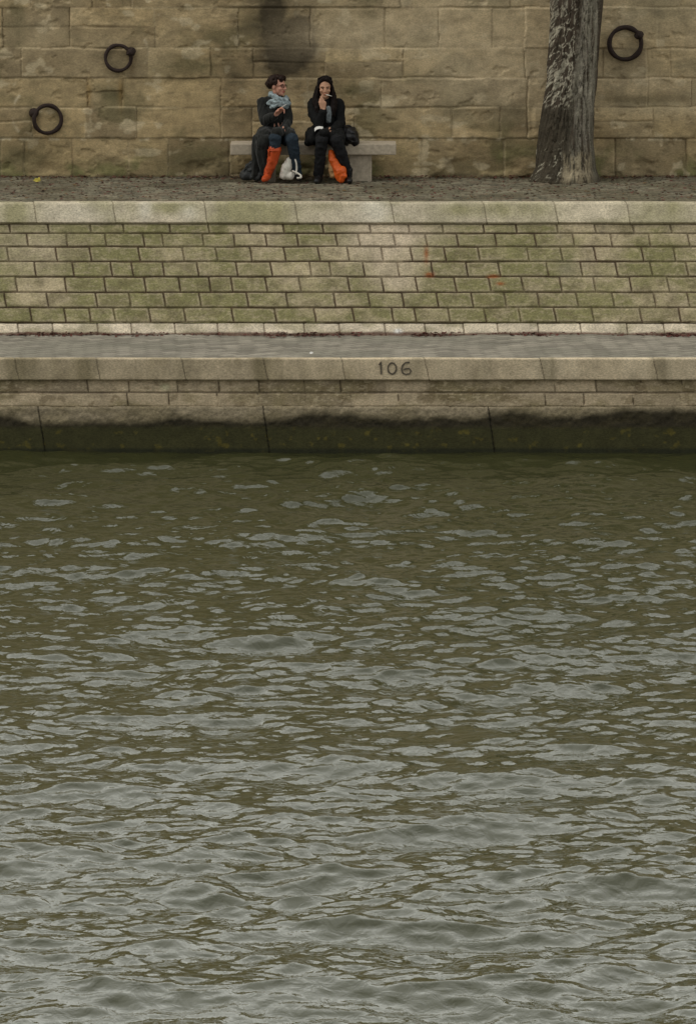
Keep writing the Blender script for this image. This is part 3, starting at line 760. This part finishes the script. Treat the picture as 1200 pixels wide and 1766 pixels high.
def frame(fwd, up=(0, 0, 1)):
    f = Vector(fwd).normalized(); r = f.cross(Vector(up)).normalized(); u = r.cross(f)
    return f, r, u                                                    # r points to the figure's right
def head_prims(c, fr):
    f, r, u = fr; rot = Matrix((r, f, u)).transposed()
    P = lambda a, b, d: c + r * a + f * b + u * d
    pr = [ell(P(0, -.012, .03), (.074, .094, .088), rot), ell(P(0, .022, -.025), (.062, .066, .078), rot), ell(P(0, .045, -.075), (.040, .040, .036), rot),
          ell(P(0, .070, -.094), (.020, .016, .015), rot), ell(P(0, .062, .028), (.056, .026, .018), rot)]
    pr += [cap(P(0, .083, .022), .008, P(0, .108, -.022), .0125), ell(P(.012, .096, -.027), (.009, .011, .008), rot), ell(P(-.012, .096, -.027), (.009, .011, .008), rot)]
    for s_ in (-1, 1):
        pr += [ell(P(s_ * .040, .058, -.022), (.024, .024, .022), rot), ell(P(s_ * .076, -.012, -.002), (.010, .020, .032), rot)]
    pr += [ell(P(0, .080, -.055), (.022, .014, .012), rot)]
    return pr
def face_parts(c, fr, parent, base):
    f, r, u = fr; rot = Matrix((r, f, u)).transposed(); b = Vector(base)
    P = lambda a, bb, d: c + r * a + f * bb + u * d
    for s_ in (-1, 1):
        e = blob('eye', [ell(P(s_ * .031, .074, .008), (.0125, .009, .0055), rot)], M_eye, .003, 1, parent, b)
        blob('iris', [ell(P(s_ * .031 , .082, .008), (.0075, .004, .0055), rot)], M_iris, .0018, 1, e)
        for v in e.children: v.data.transform(Matrix.Translation(-b))
        tube('eyebrow', arc([P(s_ * .014, .088, .026), P(s_ * .032, .086, .031), P(s_ * .050, .070, .024)]), .004, M_hair, parent, b, seg=6)
    blob('mouth', [ell(P(0, .088, -.0535), (.023, .010, .0055), rot), ell(P(0, .087, -.0635), (.019, .010, .0065), rot)], M_lip, .003, 1, parent, b)
def hand(w, d, s_, n, curl, spread=.012, thumb=None, lens=(.072, .080, .074, .058)):
    """wrist w, finger direction d, side s_ (towards the thumb), n = palm side; curl per finger (radians per joint)"""
    d = Vector(d).normalized(); s_ = (Vector(s_) - d * Vector(s_).dot(d)).normalized(); n = d.cross(s_) if d.cross(s_).dot(Vector(n)) > 0 else -d.cross(s_)
    pr = []
    for i in range(4):
        off = (.028, .009, -.010, -.027)[i]
        k = w + d * (.088 - abs(i - 1.2) * .006) + s_ * off
        pr.append(cap(w + s_ * off * .6, .015, k, .0125))
        a = 0; p = k; dirn = (d + s_ * (off * spread * 30)).normalized(); r = .0095 if i < 3 else .008
        for j, fr_ in enumerate((.45, .32, .26)):
            a += curl[i] * (1, 1.15, .8)[j]
            e = p + (dirn * math.cos(a) + n * math.sin(a)) * lens[i] * fr_
            pr.append(cap(p, r, e, r * .93)); p = e; r *= .93
    t0 = w + d * .022 + s_ * .022
    if thumb is None: thumb = (w + d * .058 + s_ * .052 + n * .018, w + d * .088 + s_ * .050 + n * .034)
    pr += [cap(w, .016, t0, .016), cap(t0, .0145, thumb[0], .0115), cap(thumb[0], .011, thumb[1], .009)]
    return pr
Q = q
def person_a():
    base = q(478, 311, YW - .75); base.z = Z2; b = base
    root = thing('person', base, 'person in a dark coat, grey-blue scarf and glasses, looking aside at a companion', 'person')
    yh, yk = YW - .45, YW - .90
    hc = q(479.5, 148, YW - .50); fr = frame((.83, -.55, -.04))
    nk = q(475, 171, YW - .47)
    wr = q(476.5, 196.5, YW - .78); d = (q(489, 183, YW - .84) - wr)
    pr = head_prims(hc, fr) + [cap(hc - Vector((.012, -.02, .05)), .052, nk, .055)]
    pr += chain((nk, .06), (q(474, 190, yh), .12), (q(475, 215, yh), .12), (q(476, 234, yh), .13))
    for (sh, el, w2) in ((q(453, 176, yh), q(457, 208, YW - .62), wr), (q(493, 176, yh), q(497, 210, YW - .55), q(490, 223, YW - .74))):
        pr += chain((nk, .045), (sh, .035), (el, .028), (w2, .024))
    pr += hand(wr, d, Vector((-.2, -.8, .7)), Vector((.7, .2, -.6)), (.30, .45, .6, .7), lens=(.080, .088, .082, .066))
    w2 = q(490, 223, YW - .74)
    pr += hand(w2, q(479, 228, YW - .86) - w2, Vector((0, -.4, 1)), Vector((0, 0, -1)), (.9, .95, 1., 1.))
    for hp, kn, an, toe in ((q(465, 236, yh), q(474, 240, yk), q(461, 297, YW - .86), q(454, 309, YW - .98)), (q(487, 236, yh), q(504, 240, yk), q(512, 297, YW - .8), q(516, 308, YW - .93))):
        pr += chain((hp, .07), (kn, .045), (an, .026))
    blob('body', pr, M_skin, .0045, 3, root, b)
    face_parts(hc, fr, root, b)
    f, r, u = fr; rot = Matrix((r, f, u)).transposed(); P = lambda a, bb, dd: hc + r * a + f * bb + u * dd
    # hair swept up and back, full at the nape
    pr = [ell(P(0, -.040, .055), (.088, .092, .080), rot), ell(P(0, -.090, .030), (.075, .065, .062), rot), ell(P(0, -.120, .012), (.058, .048, .048), rot),
          ell(P(0, .030, .108), (.066, .054, .026), rot), ell(P(.03, .062, .088), (.036, .026, .022), rot), ell(P(-.04, .045, .085), (.036, .03, .024), rot)]
    for s_ in (-1, 1): pr += [cap(P(s_ * .074, .018, .055), .018, P(s_ * .079, -.03, .04), .028)]
    blob('hair', pr, M_hair, .006, 3, root, b, fold=.020, fscale=42, seed=3)
    # glasses
    gl = []
    for s_ in (-1, 1):
        ring = [P(s_ * .033 + .022 * math.cos(a), .096 - .010 * abs(math.cos(a)) ** 2 * (1 if s_ * math.cos(a) > 0 else 0), .007 + .0155 * math.sin(a)) for a in np.linspace(0, 2 * math.pi, 25)[:-1]]
        gl.append(ring)
    o = tube('glasses', gl[0], .0028, M_glass, root, b, seg=6, closed=True)
    o2 = tube('rim', gl[1], .0028, M_glass, o, b, seg=6, closed=True)
    for s_ in (-1, 1): tube('temple', [P(s_ * .055, .088, .012), P(s_ * .074, .04, .012), P(s_ * .079, -.015, .010)], .0026, M_glass, o, b, seg=6)
    tube('bridge', [P(-.011, .098, .010), P(0, .102, .013), P(.011, .098, .010)], .0026, M_glass, o, b, seg=6)
    # scarf: loops round the neck
    pr = []
    for k, (ru, dv, rr) in enumerate(((13.5, 2, .027), (15.5, 8, .031), (13, 13, .027))):
        ring = []
        for a in np.linspace(0, 2 * math.pi, 17):
            ring.append(q(480.5 + ru * math.cos(a), 168.5 + dv + 2.0 * math.sin(a * 2 + k) - 9 * max(0, -math.cos(a)) ** 2 * (k == 0), YW - .50 - .085 * math.sin(a) * (-1) ** 0 - .02))
        pr += [cap(ring[i], rr * (1 + .15 * math.sin(3 * i + k)), ring[i + 1], rr * (1 + .15 * math.sin(3 * (i + 1) + k))) for i in range(16)]
    blob('scarf', pr, M_scarf, .006, 3, root, b, fold=.020, fscale=32, seed=1)
    # coat
    pr = chain((q(475, 178, yh), .115), (q(473, 192, yh - .01), .130), (q(473, 215, yh), .120), (q(472, 236, yh), .145))
    pr += [cap(q(453, 175, yh), .058, q(494, 175, yh), .055)]
    pr += chain((q(452, 177, yh), .066), (q(456, 207, YW - .60), .058), (q(474, 199, YW - .74), .043))
    pr += chain((q(494.5, 177, yh), .057), (q(497, 209, YW - .55), .052), (q(491, 221.5, YW - .70), .045), (q(484, 226, YW - .81), .052), (q(478, 227.5, YW - .88), .066))
    pr += chain((q(462, 234, yh), .14), (q(456, 236, YW - .74), .10), (q(452, 246, YW - .84), .075))
    pr += chain((q(452, 240, YW - .80), .075), (q(450, 262, YW - .80), .065), (q(456, 299, YW - .78), .035))
    pr += chain((q(446, 240, YW - .65), .07), (q(446, 266, YW - .66), .055), (q(452, 302, YW - .70), .03))
    pr += chain((q(444, 240, YW - .72), .06), (q(441, 266, YW - .74), .05), (q(440, 300, YW - .76), .04))
    pr += chain((q(458, 240, YW - .84), .06), (q(456, 266, YW - .84), .05), (q(460, 296, YW - .78), .03))
    pr += chain((q(488, 234, yh), .13), (q(497, 231, YW - .72), .085), (q(500, 231, YW - .82), .062))
    pr += chain((q(478, 232, yh), .12), (q(481, 231, YW - .66), .07))
    blob('coat', pr, M_coat, .007, 4, root, b, fold=.019, fscale=15, seed=5, stretch=(2., 1.4, .45))
    # jeans, one leg visible from knee to boot
    pr = chain((q(466, 238, yh), .085), (q(474.5, 239, yk), .074), (q(473, 262, yk + .01), .058))
    pr += chain((q(487, 238, yh), .085), (q(504, 240, yk), .076), (q(507, 262, yk + .03), .064), (q(512, 298, YW - .80), .058))
    blob('jeans', pr, M_jean, .007, 3, root, b, fold=.014, fscale=22, seed=2)
    # tall orange boot with a strap, dark shoe
    pr = chain((q(474, 258, yk + .01), .076), (q(469, 280, yk + .03), .060), (q(461.5, 299, YW - .85), .047)) + chain((q(462, 303.5, YW - .84), .040), (q(457, 307.5, YW - .95), .036), (q(454.5, 309, YW - 1.0), .027))
    bt = blob('boot', pr, M_boot, .006, 4, root, b, fold=.009, fscale=24, seed=6)
    bt['label'] = 'tall orange leather boot'
    tube('strap', [q(473 - 11.3 * math.cos(a), 258 + 1.2 * math.sin(a), yk + .01 - .079 * math.sin(a)) for a in np.linspace(0, 2 * math.pi, 25)[:-1]], .007, M_boot, bt, b, seg=6, closed=True)
    tube('strap', arc([q(465, 256, yk - .04), q(463, 262, yk - .045), q(464.5, 267, yk - .03)]), .009, M_boot, bt, b, seg=6)
    pr = chain((q(513, 303, YW - .80), .040), (q(516, 308, YW - .92), .032))
    blob('shoe', pr, M_bboot, .006, 2, root, b)
    # cigarette between the fingers
    tip = wr + Vector(d).normalized() * .135 + Vector((.008, -.012, .012))
    cig = thing('cigarette', tip, 'cigarette in the raised hand of the person with the scarf', 'cigarette')
    M_cig = mat_plain('cigarette_paper', (.75, .72, .66), rough=.7, scale=20, amt=.05)
    tube('paper_tube', [Vector((-.028, 0, -.012)), Vector((.030, -.005, .020))], .0042, M_cig, cig, seg=8)
    tube('filter_tip', [Vector((-.048, .002, -.0235)), Vector((-.0275, 0, -.0118))], .0044, mat_plain('cork', (.5, .25, .09), scale=30), cig, seg=8)
    return M_cig
M_cig = person_a()

def person_b():
    base = q(565, 311, YW - .75); base.z = Z2; b = base
    root = thing('person', base, 'person with long black hair and black jacket, smoking with a hand at the mouth', 'person')
    yh, yk = YW - .45, YW - .90
    hc = q(560, 151, YW - .54); fr = frame((.05, -1, -.10)); f, r, u = fr; rot = Matrix((r, f, u)).transposed()
    P = lambda a, bb, dd: hc + r * a + f * bb + u * dd
    nk = q(561, 173, YW - .47)
    wr = q(557, 188, YW - .70); mouth = P(0, .10, -.058)
    d = Vector((.022, .02, 1.0))
    pr = head_prims(hc, fr) + [cap(hc - Vector((0, -.02, .05)), .05, nk, .055)]
    pr += chain((nk, .06), (q(562, 190, yh), .115), (q(562, 215, yh), .115), (q(562, 234, yh), .13))
    for sh, el, w2 in ((q(540, 178, yh), q(549, 215, YW - .68), wr), (q(584, 178, yh), q(588, 213, YW - .52), q(571, 225, YW - .74))):
        pr += chain((nk, .045), (sh, .034), (el, .028), (w2, .023))
    pr += hand(wr, d, Vector((-1, -.25, 0)), Vector((.1, 1, 0)), (.10, .16, .55, .75), thumb=(wr + Vector((-.044, .0, .085)), wr + Vector((-.034, .01, .125))), lens=(.075, .082, .074, .058))
    w2 = q(571, 225, YW - .74)
    pr += hand(w2, q(557, 229, YW - .86) - w2, Vector((0, -.4, 1)), Vector((0, 0, -1)), (.9, .95, 1., 1.))
    for hp, kn, an, toe in ((q(551, 236, yh), q(555, 241, yk), q(549, 298, YW - .82), q(546, 309, YW - .95)), (q(574, 236, yh), q(580, 241, yk), q(599, 298, YW - .82), q(603, 309, YW - .96))):
        pr += chain((hp, .07), (kn, .045), (an, .026))
    blob('body', pr, M_skin2, .0045, 3, root, b)
    face_parts(hc, fr, root, b)
    pr = [ell(P(0, -.035, .052), (.086, .092, .086), rot), ell(P(0, -.06, -.03), (.088, .07, .11), rot)]
    for s_ in (-1, 1):
        pr += chain((P(s_ * .015, .048, .112), .024), (P(s_ * .056, .030, .080), .020), (P(s_ * .078, .006, .02), .016), (P(s_ * .086, .0, -.06), .020), (P(s_ * .096, .03, -.14), .028), (P(s_ * .098, .07, -.24), .028), (P(s_ * .088, .09, -.31), .016))
        pr += chain((P(s_ * .074, -.03, .0), .036), (P(s_ * .098, -.03, -.10), .040), (P(s_ * .115, -.0, -.20), .040), (P(s_ * .118, .03, -.27), .022))
    rs = random.Random(11)
    for k in range(34):
        s_ = -1 if k % 2 else 1; a0 = rs.uniform(.0, .075); bk = rs.uniform(-.07, .035); ph = rs.uniform(0, 6.3); ln = rs.uniform(.7, 1.08); rr_ = rs.uniform(.007, .012)
        path = []
        for t in np.linspace(0, 1, 9):
            sx_ = np.interp(t, [0, .15, .35, .6, 1], [a0 * .4, a0 + .012, .088, .100, .108]) + .012 * math.sin(9 * t + ph) * t
            zz = np.interp(t, [0, .15, .35, .6, 1], [.140, .115, .02, -.13, -.32 * ln])
            path.append((P(s_ * sx_, np.interp(t, [0, .4, 1], [.0, bk, bk * .4 + .05]) + .006 * math.cos(8 * t + ph), zz), rr_ * (1 - .4 * t)))
        pr += chain(*path)
    blob('hair', pr, M_hair2, .006, 3, root, b, fold=.009, fscale=60, seed=4, stretch=(1.4, 1.4, .35))
    # jacket
    pr = chain((q(562, 180, yh), .11), (q(562, 194, yh - .01), .138), (q(562, 215, yh), .132), (q(562, 235, yh), .15))
    pr += [cap(q(541, 178, yh), .062, q(583, 178, yh), .062)]
    pr += chain((q(540, 179, yh), .068), (q(541, 196, YW - .56), .062), (q(549, 214, YW - .67), .056), (q(556.5, 193, YW - .70), .042))
    pr += chain((q(584, 179, yh), .066), (q(588, 211, YW - .52), .058), (q(574, 223, YW - .70), .047), (q(562, 228, YW - .82), .052), (q(557, 228.5, YW - .91), .048))
    pr += chain((q(545, 233, yh), .13), (q(540, 236, YW - .72), .085), (q(537, 241, YW - .84), .050))
    pr += chain((q(540, 238, yh), .09), (q(533, 243, YW - .70), .05), (q(530, 246, YW - .78), .032))
    pr += chain((q(578, 233, yh), .13), (q(584, 234, YW - .72), .08), (q(588, 240, YW - .80), .05))
    pr += chain((q(556, 234, YW - .66), .08), (q(556, 236, YW - .84), .075), (q(556, 243, YW - .90), .055))
    pr += chain((q(572, 234, YW - .66), .08), (q(576, 236, YW - .84), .070), (q(579, 243, YW - .88), .052))
    blob('jacket', pr, M_black, .007, 4, root, b, fold=.016, fscale=16, seed=7, stretch=(1.8, 1.4, .5))
    pr = chain((q(567, 186, YW - .575), .030), (q(568, 196, YW - .592), .030), (q(566.5, 208, YW - .592), .028))
    blob('shirt', pr, M_shirt, .006, 2, root, b, fold=.008, fscale=30)
    pr = chain((q(551, 238, yh), .085), (q(555, 242, yk), .076), (q(553, 262, yk + .02), .068), (q(549, 299, YW - .82), .056))
    pr += chain((q(574, 238, yh), .085), (q(580, 242, yk), .078), (q(588, 264, yk + .02), .070), (q(599.5, 299, YW - .82), .056))
    blob('trousers', pr, M_trous, .007, 3, root, b, fold=.014, fscale=20, seed=1)
    for an, toe in ((q(549, 300, YW - .82), q(546, 308.5, YW - .96)), (q(600, 300, YW - .82), q(603, 309, YW - .98))):
        mid = an * .5 + toe * .5; mid.z = Z2 + .045
        h_ = Vector((an.x, an.y, Z2 + .04)); t_ = Vector((toe.x, toe.y, Z2 + .036))
        blob('boot', chain((an + Vector((0, 0, .05)), .055), (h_, .044)) + chain((h_, .043), (mid, .044), (t_, .034)), M_bboot, .006, 2, root, b, fold=.006, fscale=25)
    # cigarette at the lips, pointing to the picture's right
    cig = thing('cigarette', mouth, 'cigarette at the lips of the person with long black hair', 'cigarette')
    tube('paper_tube', [Vector((.012, -.012, -.002)), Vector((.078, -.035, -.020))], .0046, M_cig, cig, seg=8)
    tube('filter_tip', [Vector((-.008, -.006, .004)), Vector((.0125, -.0122, -.0022))], .0047, mat_plain('cork_tip', (.6, .4, .22), scale=30), cig, seg=8)
person_b()

# ------------------------------------------------------------------ bags and small things
def grounded(u, y): p = q(u, 311, y); p.z = Z2; return p
def bags():
    # white cloth bag
    b = grounded(495, YW - .86)
    t = thing('tote_bag', b, 'slumped white cloth bag with loop handle on the cobbles between feet', 'bag')
    m = mat_plain('white_canvas', (.66, .62, .55), rough=.9, amt=.12, scale=12, bump=.5)
    pr = chain((q(490, 301, YW - .86), .052), (q(494, 288, YW - .86), .062), (q(499, 275, YW - .86), .034), (q(502, 272, YW - .86), .020)) + chain((q(488, 303, YW - .86), .04), (q(501, 302, YW - .88), .045)) + [cap(q(488, 290, YW - .86), .03, q(497, 274, YW - .86), .02)]
    blob('pouch', pr, m, .006, 2, t, b, fold=.018, fscale=18, seed=3, stretch=(1.5, 1, .7))
    tube('handle', arc([q(502, 271, YW - .87), q(507, 272, YW - .90), q(510.5, 279, YW - .92), q(511.5, 290, YW - .92), q(510, 300, YW - .93)]), .010, m, t, b, seg=8, flat=.5)
    tube('handle', arc([q(504, 294, YW - .90), q(511, 297, YW - .95), q(518, 301.5, YW - .97), q(518.5, 305.5, YW - .98), q(512, 306.5, YW - .97)]), .0125, m, t, b, seg=8, flat=.6)
    # orange plastic bag
    b = grounded(580, YW - .84)
    t = thing('carrier_bag', b, 'crumpled orange bag standing between the black-booted legs', 'bag')
    m = mat_plain('orange_plastic', (.62, .10, .012), rough=.4, amt=.3, scale=16, bump=.6, bdist=.01)
    pr = chain((q(571, 262, YW - .86), .032), (q(573, 274, YW - .88), .042), (q(577, 281, YW - .89), .040), (q(586, 296, YW - .90), .068), (q(588, 307, YW - .92), .052)) + [cap(q(590, 292, YW - .9), .045, q(592, 304, YW - .92), .04)]
    blob('pouch', pr, m, .006, 2, t, b, fold=.020, fscale=15, seed=2)
    blob('lining', chain((q(572, 280, YW - .85), .035), (q(573, 292, YW - .86), .048), (q(575, 301, YW - .86), .04)), mat_plain('tan_paper', (.40, .235, .105), rough=.8, scale=18), .006, 2, t, b, fold=.012, fscale=22)['label'] = 'pale tan side of the bag'
    # black handbag on the bench
    b = q(604, 248, YW - .5); b.z = zt
    t = thing('handbag', b, 'slouchy black handbag lying on the bench beside the smoker', 'handbag')
    m = mat_plain('black_bag_leather', (.010, .009, .010), rough=.38, scale=18, bump=.7, bdist=.01)
    pr = chain((q(597, 232, YW - .52), .085), (q(604, 235, YW - .56), .10), (q(610, 240, YW - .56), .06)) + [cap(q(596, 243, YW - .58), .06, q(610, 244, YW - .58), .055), cap(q(594, 224, YW - .5), .05, q(606, 226, YW - .52), .045)]
    blob('pouch', pr, m, .007, 2, t, b, fold=.036, fscale=16, seed=6)
    tube('handle', arc([q(592, 226, YW - .58), q(595, 217, YW - .58), q(603, 216, YW - .57), q(609, 222, YW - .57), q(613, 231, YW - .58)]), .009, m, t, b, seg=8)
    # dark bag on the ground at the left
    b = grounded(432, YW - .66)
    t = thing('shoulder_bag', b, 'slumped black bag on the cobbles beside the long coat', 'bag')
    m = mat_plain('dark_nylon', (.014, .015, .016), rough=.6, scale=20, bump=.7, c2=(.045, .048, .048), bdist=.01)
    pr = chain((q(424, 300, YW - .66), .06), (q(436, 295, YW - .66), .09), (q(447, 297, YW - .68), .075)) + chain((q(422, 303, YW - .72), .045), (q(446, 303, YW - .74), .045)) + chain((q(428, 290, YW - .62), .05), (q(440, 281, YW - .62), .04))
    blob('pouch', pr, m, .007, 2, t, b, fold=.034, fscale=15, seed=4)
    tube('strap', arc([q(420, 295, YW - .70), q(426, 286, YW - .72), q(436, 279, YW - .72), q(446, 276, YW - .70)]), .009, m, t, b, seg=8)
    # papers on the lap
    m = mat_plain('white_paper', (.72, .70, .66), rough=.8, scale=8, amt=.05)
    for name, pts, lab in (('paper', [(543, 223.5), (546, 221), (551, 220), (556, 221), (557, 223.5)], 'white folded paper on the lap of the smoker'), ('tissue', [(565.5, 225), (568, 223.2), (570.5, 225)], 'tiny crumpled white tissue beside the folded paper')):
        bm = bmesh.new(); rows_ = []
        for k, (u_, v_) in enumerate(pts):
            p = q(u_, v_, YW - .76); rows_.append([bm.verts.new(p + Vector((0, dy, dz))) for dy, dz in ((-.085, -.012 + .004 * k % 2), (-.03, .010), (.05, .016))])
        for a_, c_ in zip(rows_, rows_[1:]):
            for j in range(2): bm.faces.new((a_[j], c_[j], c_[j + 1], a_[j + 1]))
        bmesh.ops.recalc_face_normals(bm, faces=bm.faces)
        ext = bmesh.ops.solidify(bm, geom=bm.faces[:], thickness=.006)
        me = bpy.data.meshes.new(name); bm.to_mesh(me); bm.free()
        c0 = q(pts[0][0], pts[0][1], YW - .76); rebase(me, c0); o = link(name, me, m); o.location = c0
        tag(o, lab, 'paper')
bags()

# ------------------------------------------------------------------ fallen leaves
def leaf_mesh(name, places, mats):
    verts = []; faces = []; mi = []
    for (x, y, z, s_, rz, tilt) in places:
        o = len(verts); R = Matrix.Rotation(rz, 3, 'Z') @ Matrix.Rotation(tilt, 3, 'X')
        for a, b_, c_ in ((-1, 0, 0), (-.4, .55, .25), (.4, .45, .3), (1, 0, .1), (.4, -.45, .3), (-.4, -.55, .22), (0, 0, 0)):
            p = R @ Vector((a, b_, c_)) * s_; verts.append((x + p.x, y + p.y, z + p.z))
        faces += [(o, o + 6, o + 1), (o + 1, o + 6, o + 2), (o + 2, o + 6, o + 3), (o + 3, o + 6, o + 4), (o + 4, o + 6, o + 5), (o + 5, o + 6, o)]
        mi += [random.randrange(len(mats))] * 6
    me = bpy.data.meshes.new(name); me.from_pydata(verts, [], faces)
    for m in mats: me.materials.append(m)
    me.polygons.foreach_set('material_index', np.array(mi, np.int32)); me.update()
    return link(name, me)
LM = [mat_plain('dead_leaf', (.10, .036, .026), scale=30), mat_plain('brown_leaf', (.09, .035, .022), scale=30), mat_plain('red_leaf', (.12, .038, .028), scale=30), mat_plain('ochre_leaf', (.16, .10, .045), scale=30)]
pl = []
for k in range(3000):
    x = random.uniform(-6, 6); dens = float(vnoise(np.array([x * 1.8]), np.array([3.3]), 2)[0])
    if random.random() > .05 + 1.1 * dens ** 2: continue
    y = Y1 - abs(random.gauss(0, .05 + .07 * dens ** 2)); pl.append((x, y, Z1 + random.uniform(0, .03) * (1 if y > Y1 - .05 else .3), random.uniform(.012, .03), random.uniform(0, 6.3), random.uniform(-.6, .6)))
tag(leaf_mesh('leaf_litter', pl, LM[:3]), kind='stuff')
pl = []
for k in range(2600):
    x = random.uniform(-6, 6); y = YW - abs(random.gauss(0, .16)) if random.random() < .45 else random.uniform(Y2 + .35, YW - .05)
    pl.append((x, y, Z2 + random.uniform(.0, .02), random.uniform(.012, .028), random.uniform(0, 6.3), random.uniform(-.5, .5)))
tag(leaf_mesh('leaf_litter', pl, LM), kind='stuff')
p = grounded(64, YW - .68)
o = leaf_mesh('fallen_leaf', [(0, 0, .02, .05, .4, .9), (.02, 0.02, .035, .04, 2.0, -.8)], [mat_plain('yellow_leaf', (.5, .42, .08), scale=20)]); o.location = p
tag(o, 'bright yellow fallen leaf on the cobbles below the lowest iron ring', 'leaf')
p = q(537, 612, YQ + .25); p.z = Z1 + .012
o = leaf_mesh('paper_scrap', [(0, 0, .01, .025, .1, .8), (.012, .0, .012, .018, 1.6, -.7)], [mat_plain('scrap_paper', (.75, .73, .7), scale=20)]); o.location = p
tag(o, 'tiny white paper scrap at the edge of the lower walkway', 'litter')

# ------------------------------------------------------------------ light, sky, camera
w = bpy.data.worlds.new('World'); sc.world = w; w.use_nodes = True
nt = w.node_tree; bg = nt.nodes['Background']
sky = nt.nodes.new('ShaderNodeTexSky'); sky.sky_type = 'NISHITA'; sky.sun_disc = False
SEL, SAZ = math.radians(50), math.radians(255)
sky.sun_elevation = SEL; sky.sun_rotation = SAZ; sky.air_density = 1.2; sky.dust_density = 4; sky.ozone_density = .6
hs = N(nt, 'ShaderNodeHueSaturation', Saturation=.5); nt.links.new(sky.outputs[0], hs.inputs['Color'])
tc = N(nt, 'ShaderNodeTexCoord')                           # broken cloud cover over the clear sky
cn = N(nt, 'ShaderNodeTexNoise', Scale=3.2, Detail=6, Roughness=.55); nt.links.new(tc.outputs['Generated'], cn.inputs['Vector'])
cr = N(nt, 'ShaderNodeMapRange', **{'From Min': .34, 'From Max': .62, 'To Min': .45, 'To Max': .95}); nt.links.new(cn.outputs[0], cr.inputs[0])
tint = nt.nodes.new('ShaderNodeMix'); tint.data_type = 'RGBA'; tint.inputs[7].default_value = (9.0, 8.8, 8.1, 1)
sx = N(nt, 'ShaderNodeSeparateXYZ'); nt.links.new(tc.outputs['Generated'], sx.inputs[0])
gl = N(nt, 'ShaderNodeMapRange', **{'From Min': -1., 'From Max': .8, 'To Min': .43, 'To Max': 2.4}); nt.links.new(sx.outputs['Y'], gl.inputs[0])   # added brightness ramp: lifts water reflections beyond the quay, dims light on the wall
cb = N(nt, 'ShaderNodeVectorMath', operation='SCALE'); cb.inputs[0].default_value = (10.8, 10.9, 10.2); nt.links.new(gl.outputs[0], cb.inputs['Scale']); nt.links.new(cb.outputs[0], tint.inputs[7])
nt.links.new(cr.outputs[0], tint.inputs[0]); nt.links.new(hs.outputs[0], tint.inputs[6]); nt.links.new(tint.outputs[2], bg.inputs['Color'])
bg.inputs['Strength'].default_value = .10
sl = bpy.data.lights.new('sun', 'SUN'); sl.energy = .5; sl.angle = math.radians(30); sl.color = (1, .95, .86)
so = bpy.data.objects.new('sun', sl); COL.objects.link(so)
sd = Vector((math.sin(SAZ) * math.cos(SEL), math.cos(SAZ) * math.cos(SEL), math.sin(SEL)))
so.rotation_euler = (-sd).to_track_quat('-Z', 'Y').to_euler(); so.location = sd * 50 + Vector((0, 50, 0))
cam = bpy.data.cameras.new('camera'); co = bpy.data.objects.new('camera', cam); COL.objects.link(co)
co.location = (0, 0, H); co.rotation_euler = (math.pi / 2 - PITCH, 0, 0)
cam.sensor_fit = 'HORIZONTAL'; cam.sensor_width = 36; cam.lens = 36 * F / 1200; cam.clip_start = .5; cam.clip_end = 2000
sc.camera = co
vs_ = sc.view_settings; vs_.view_transform = 'Standard'; vs_.look = 'None'; vs_.gamma = 1; vs_.exposure = 0.0
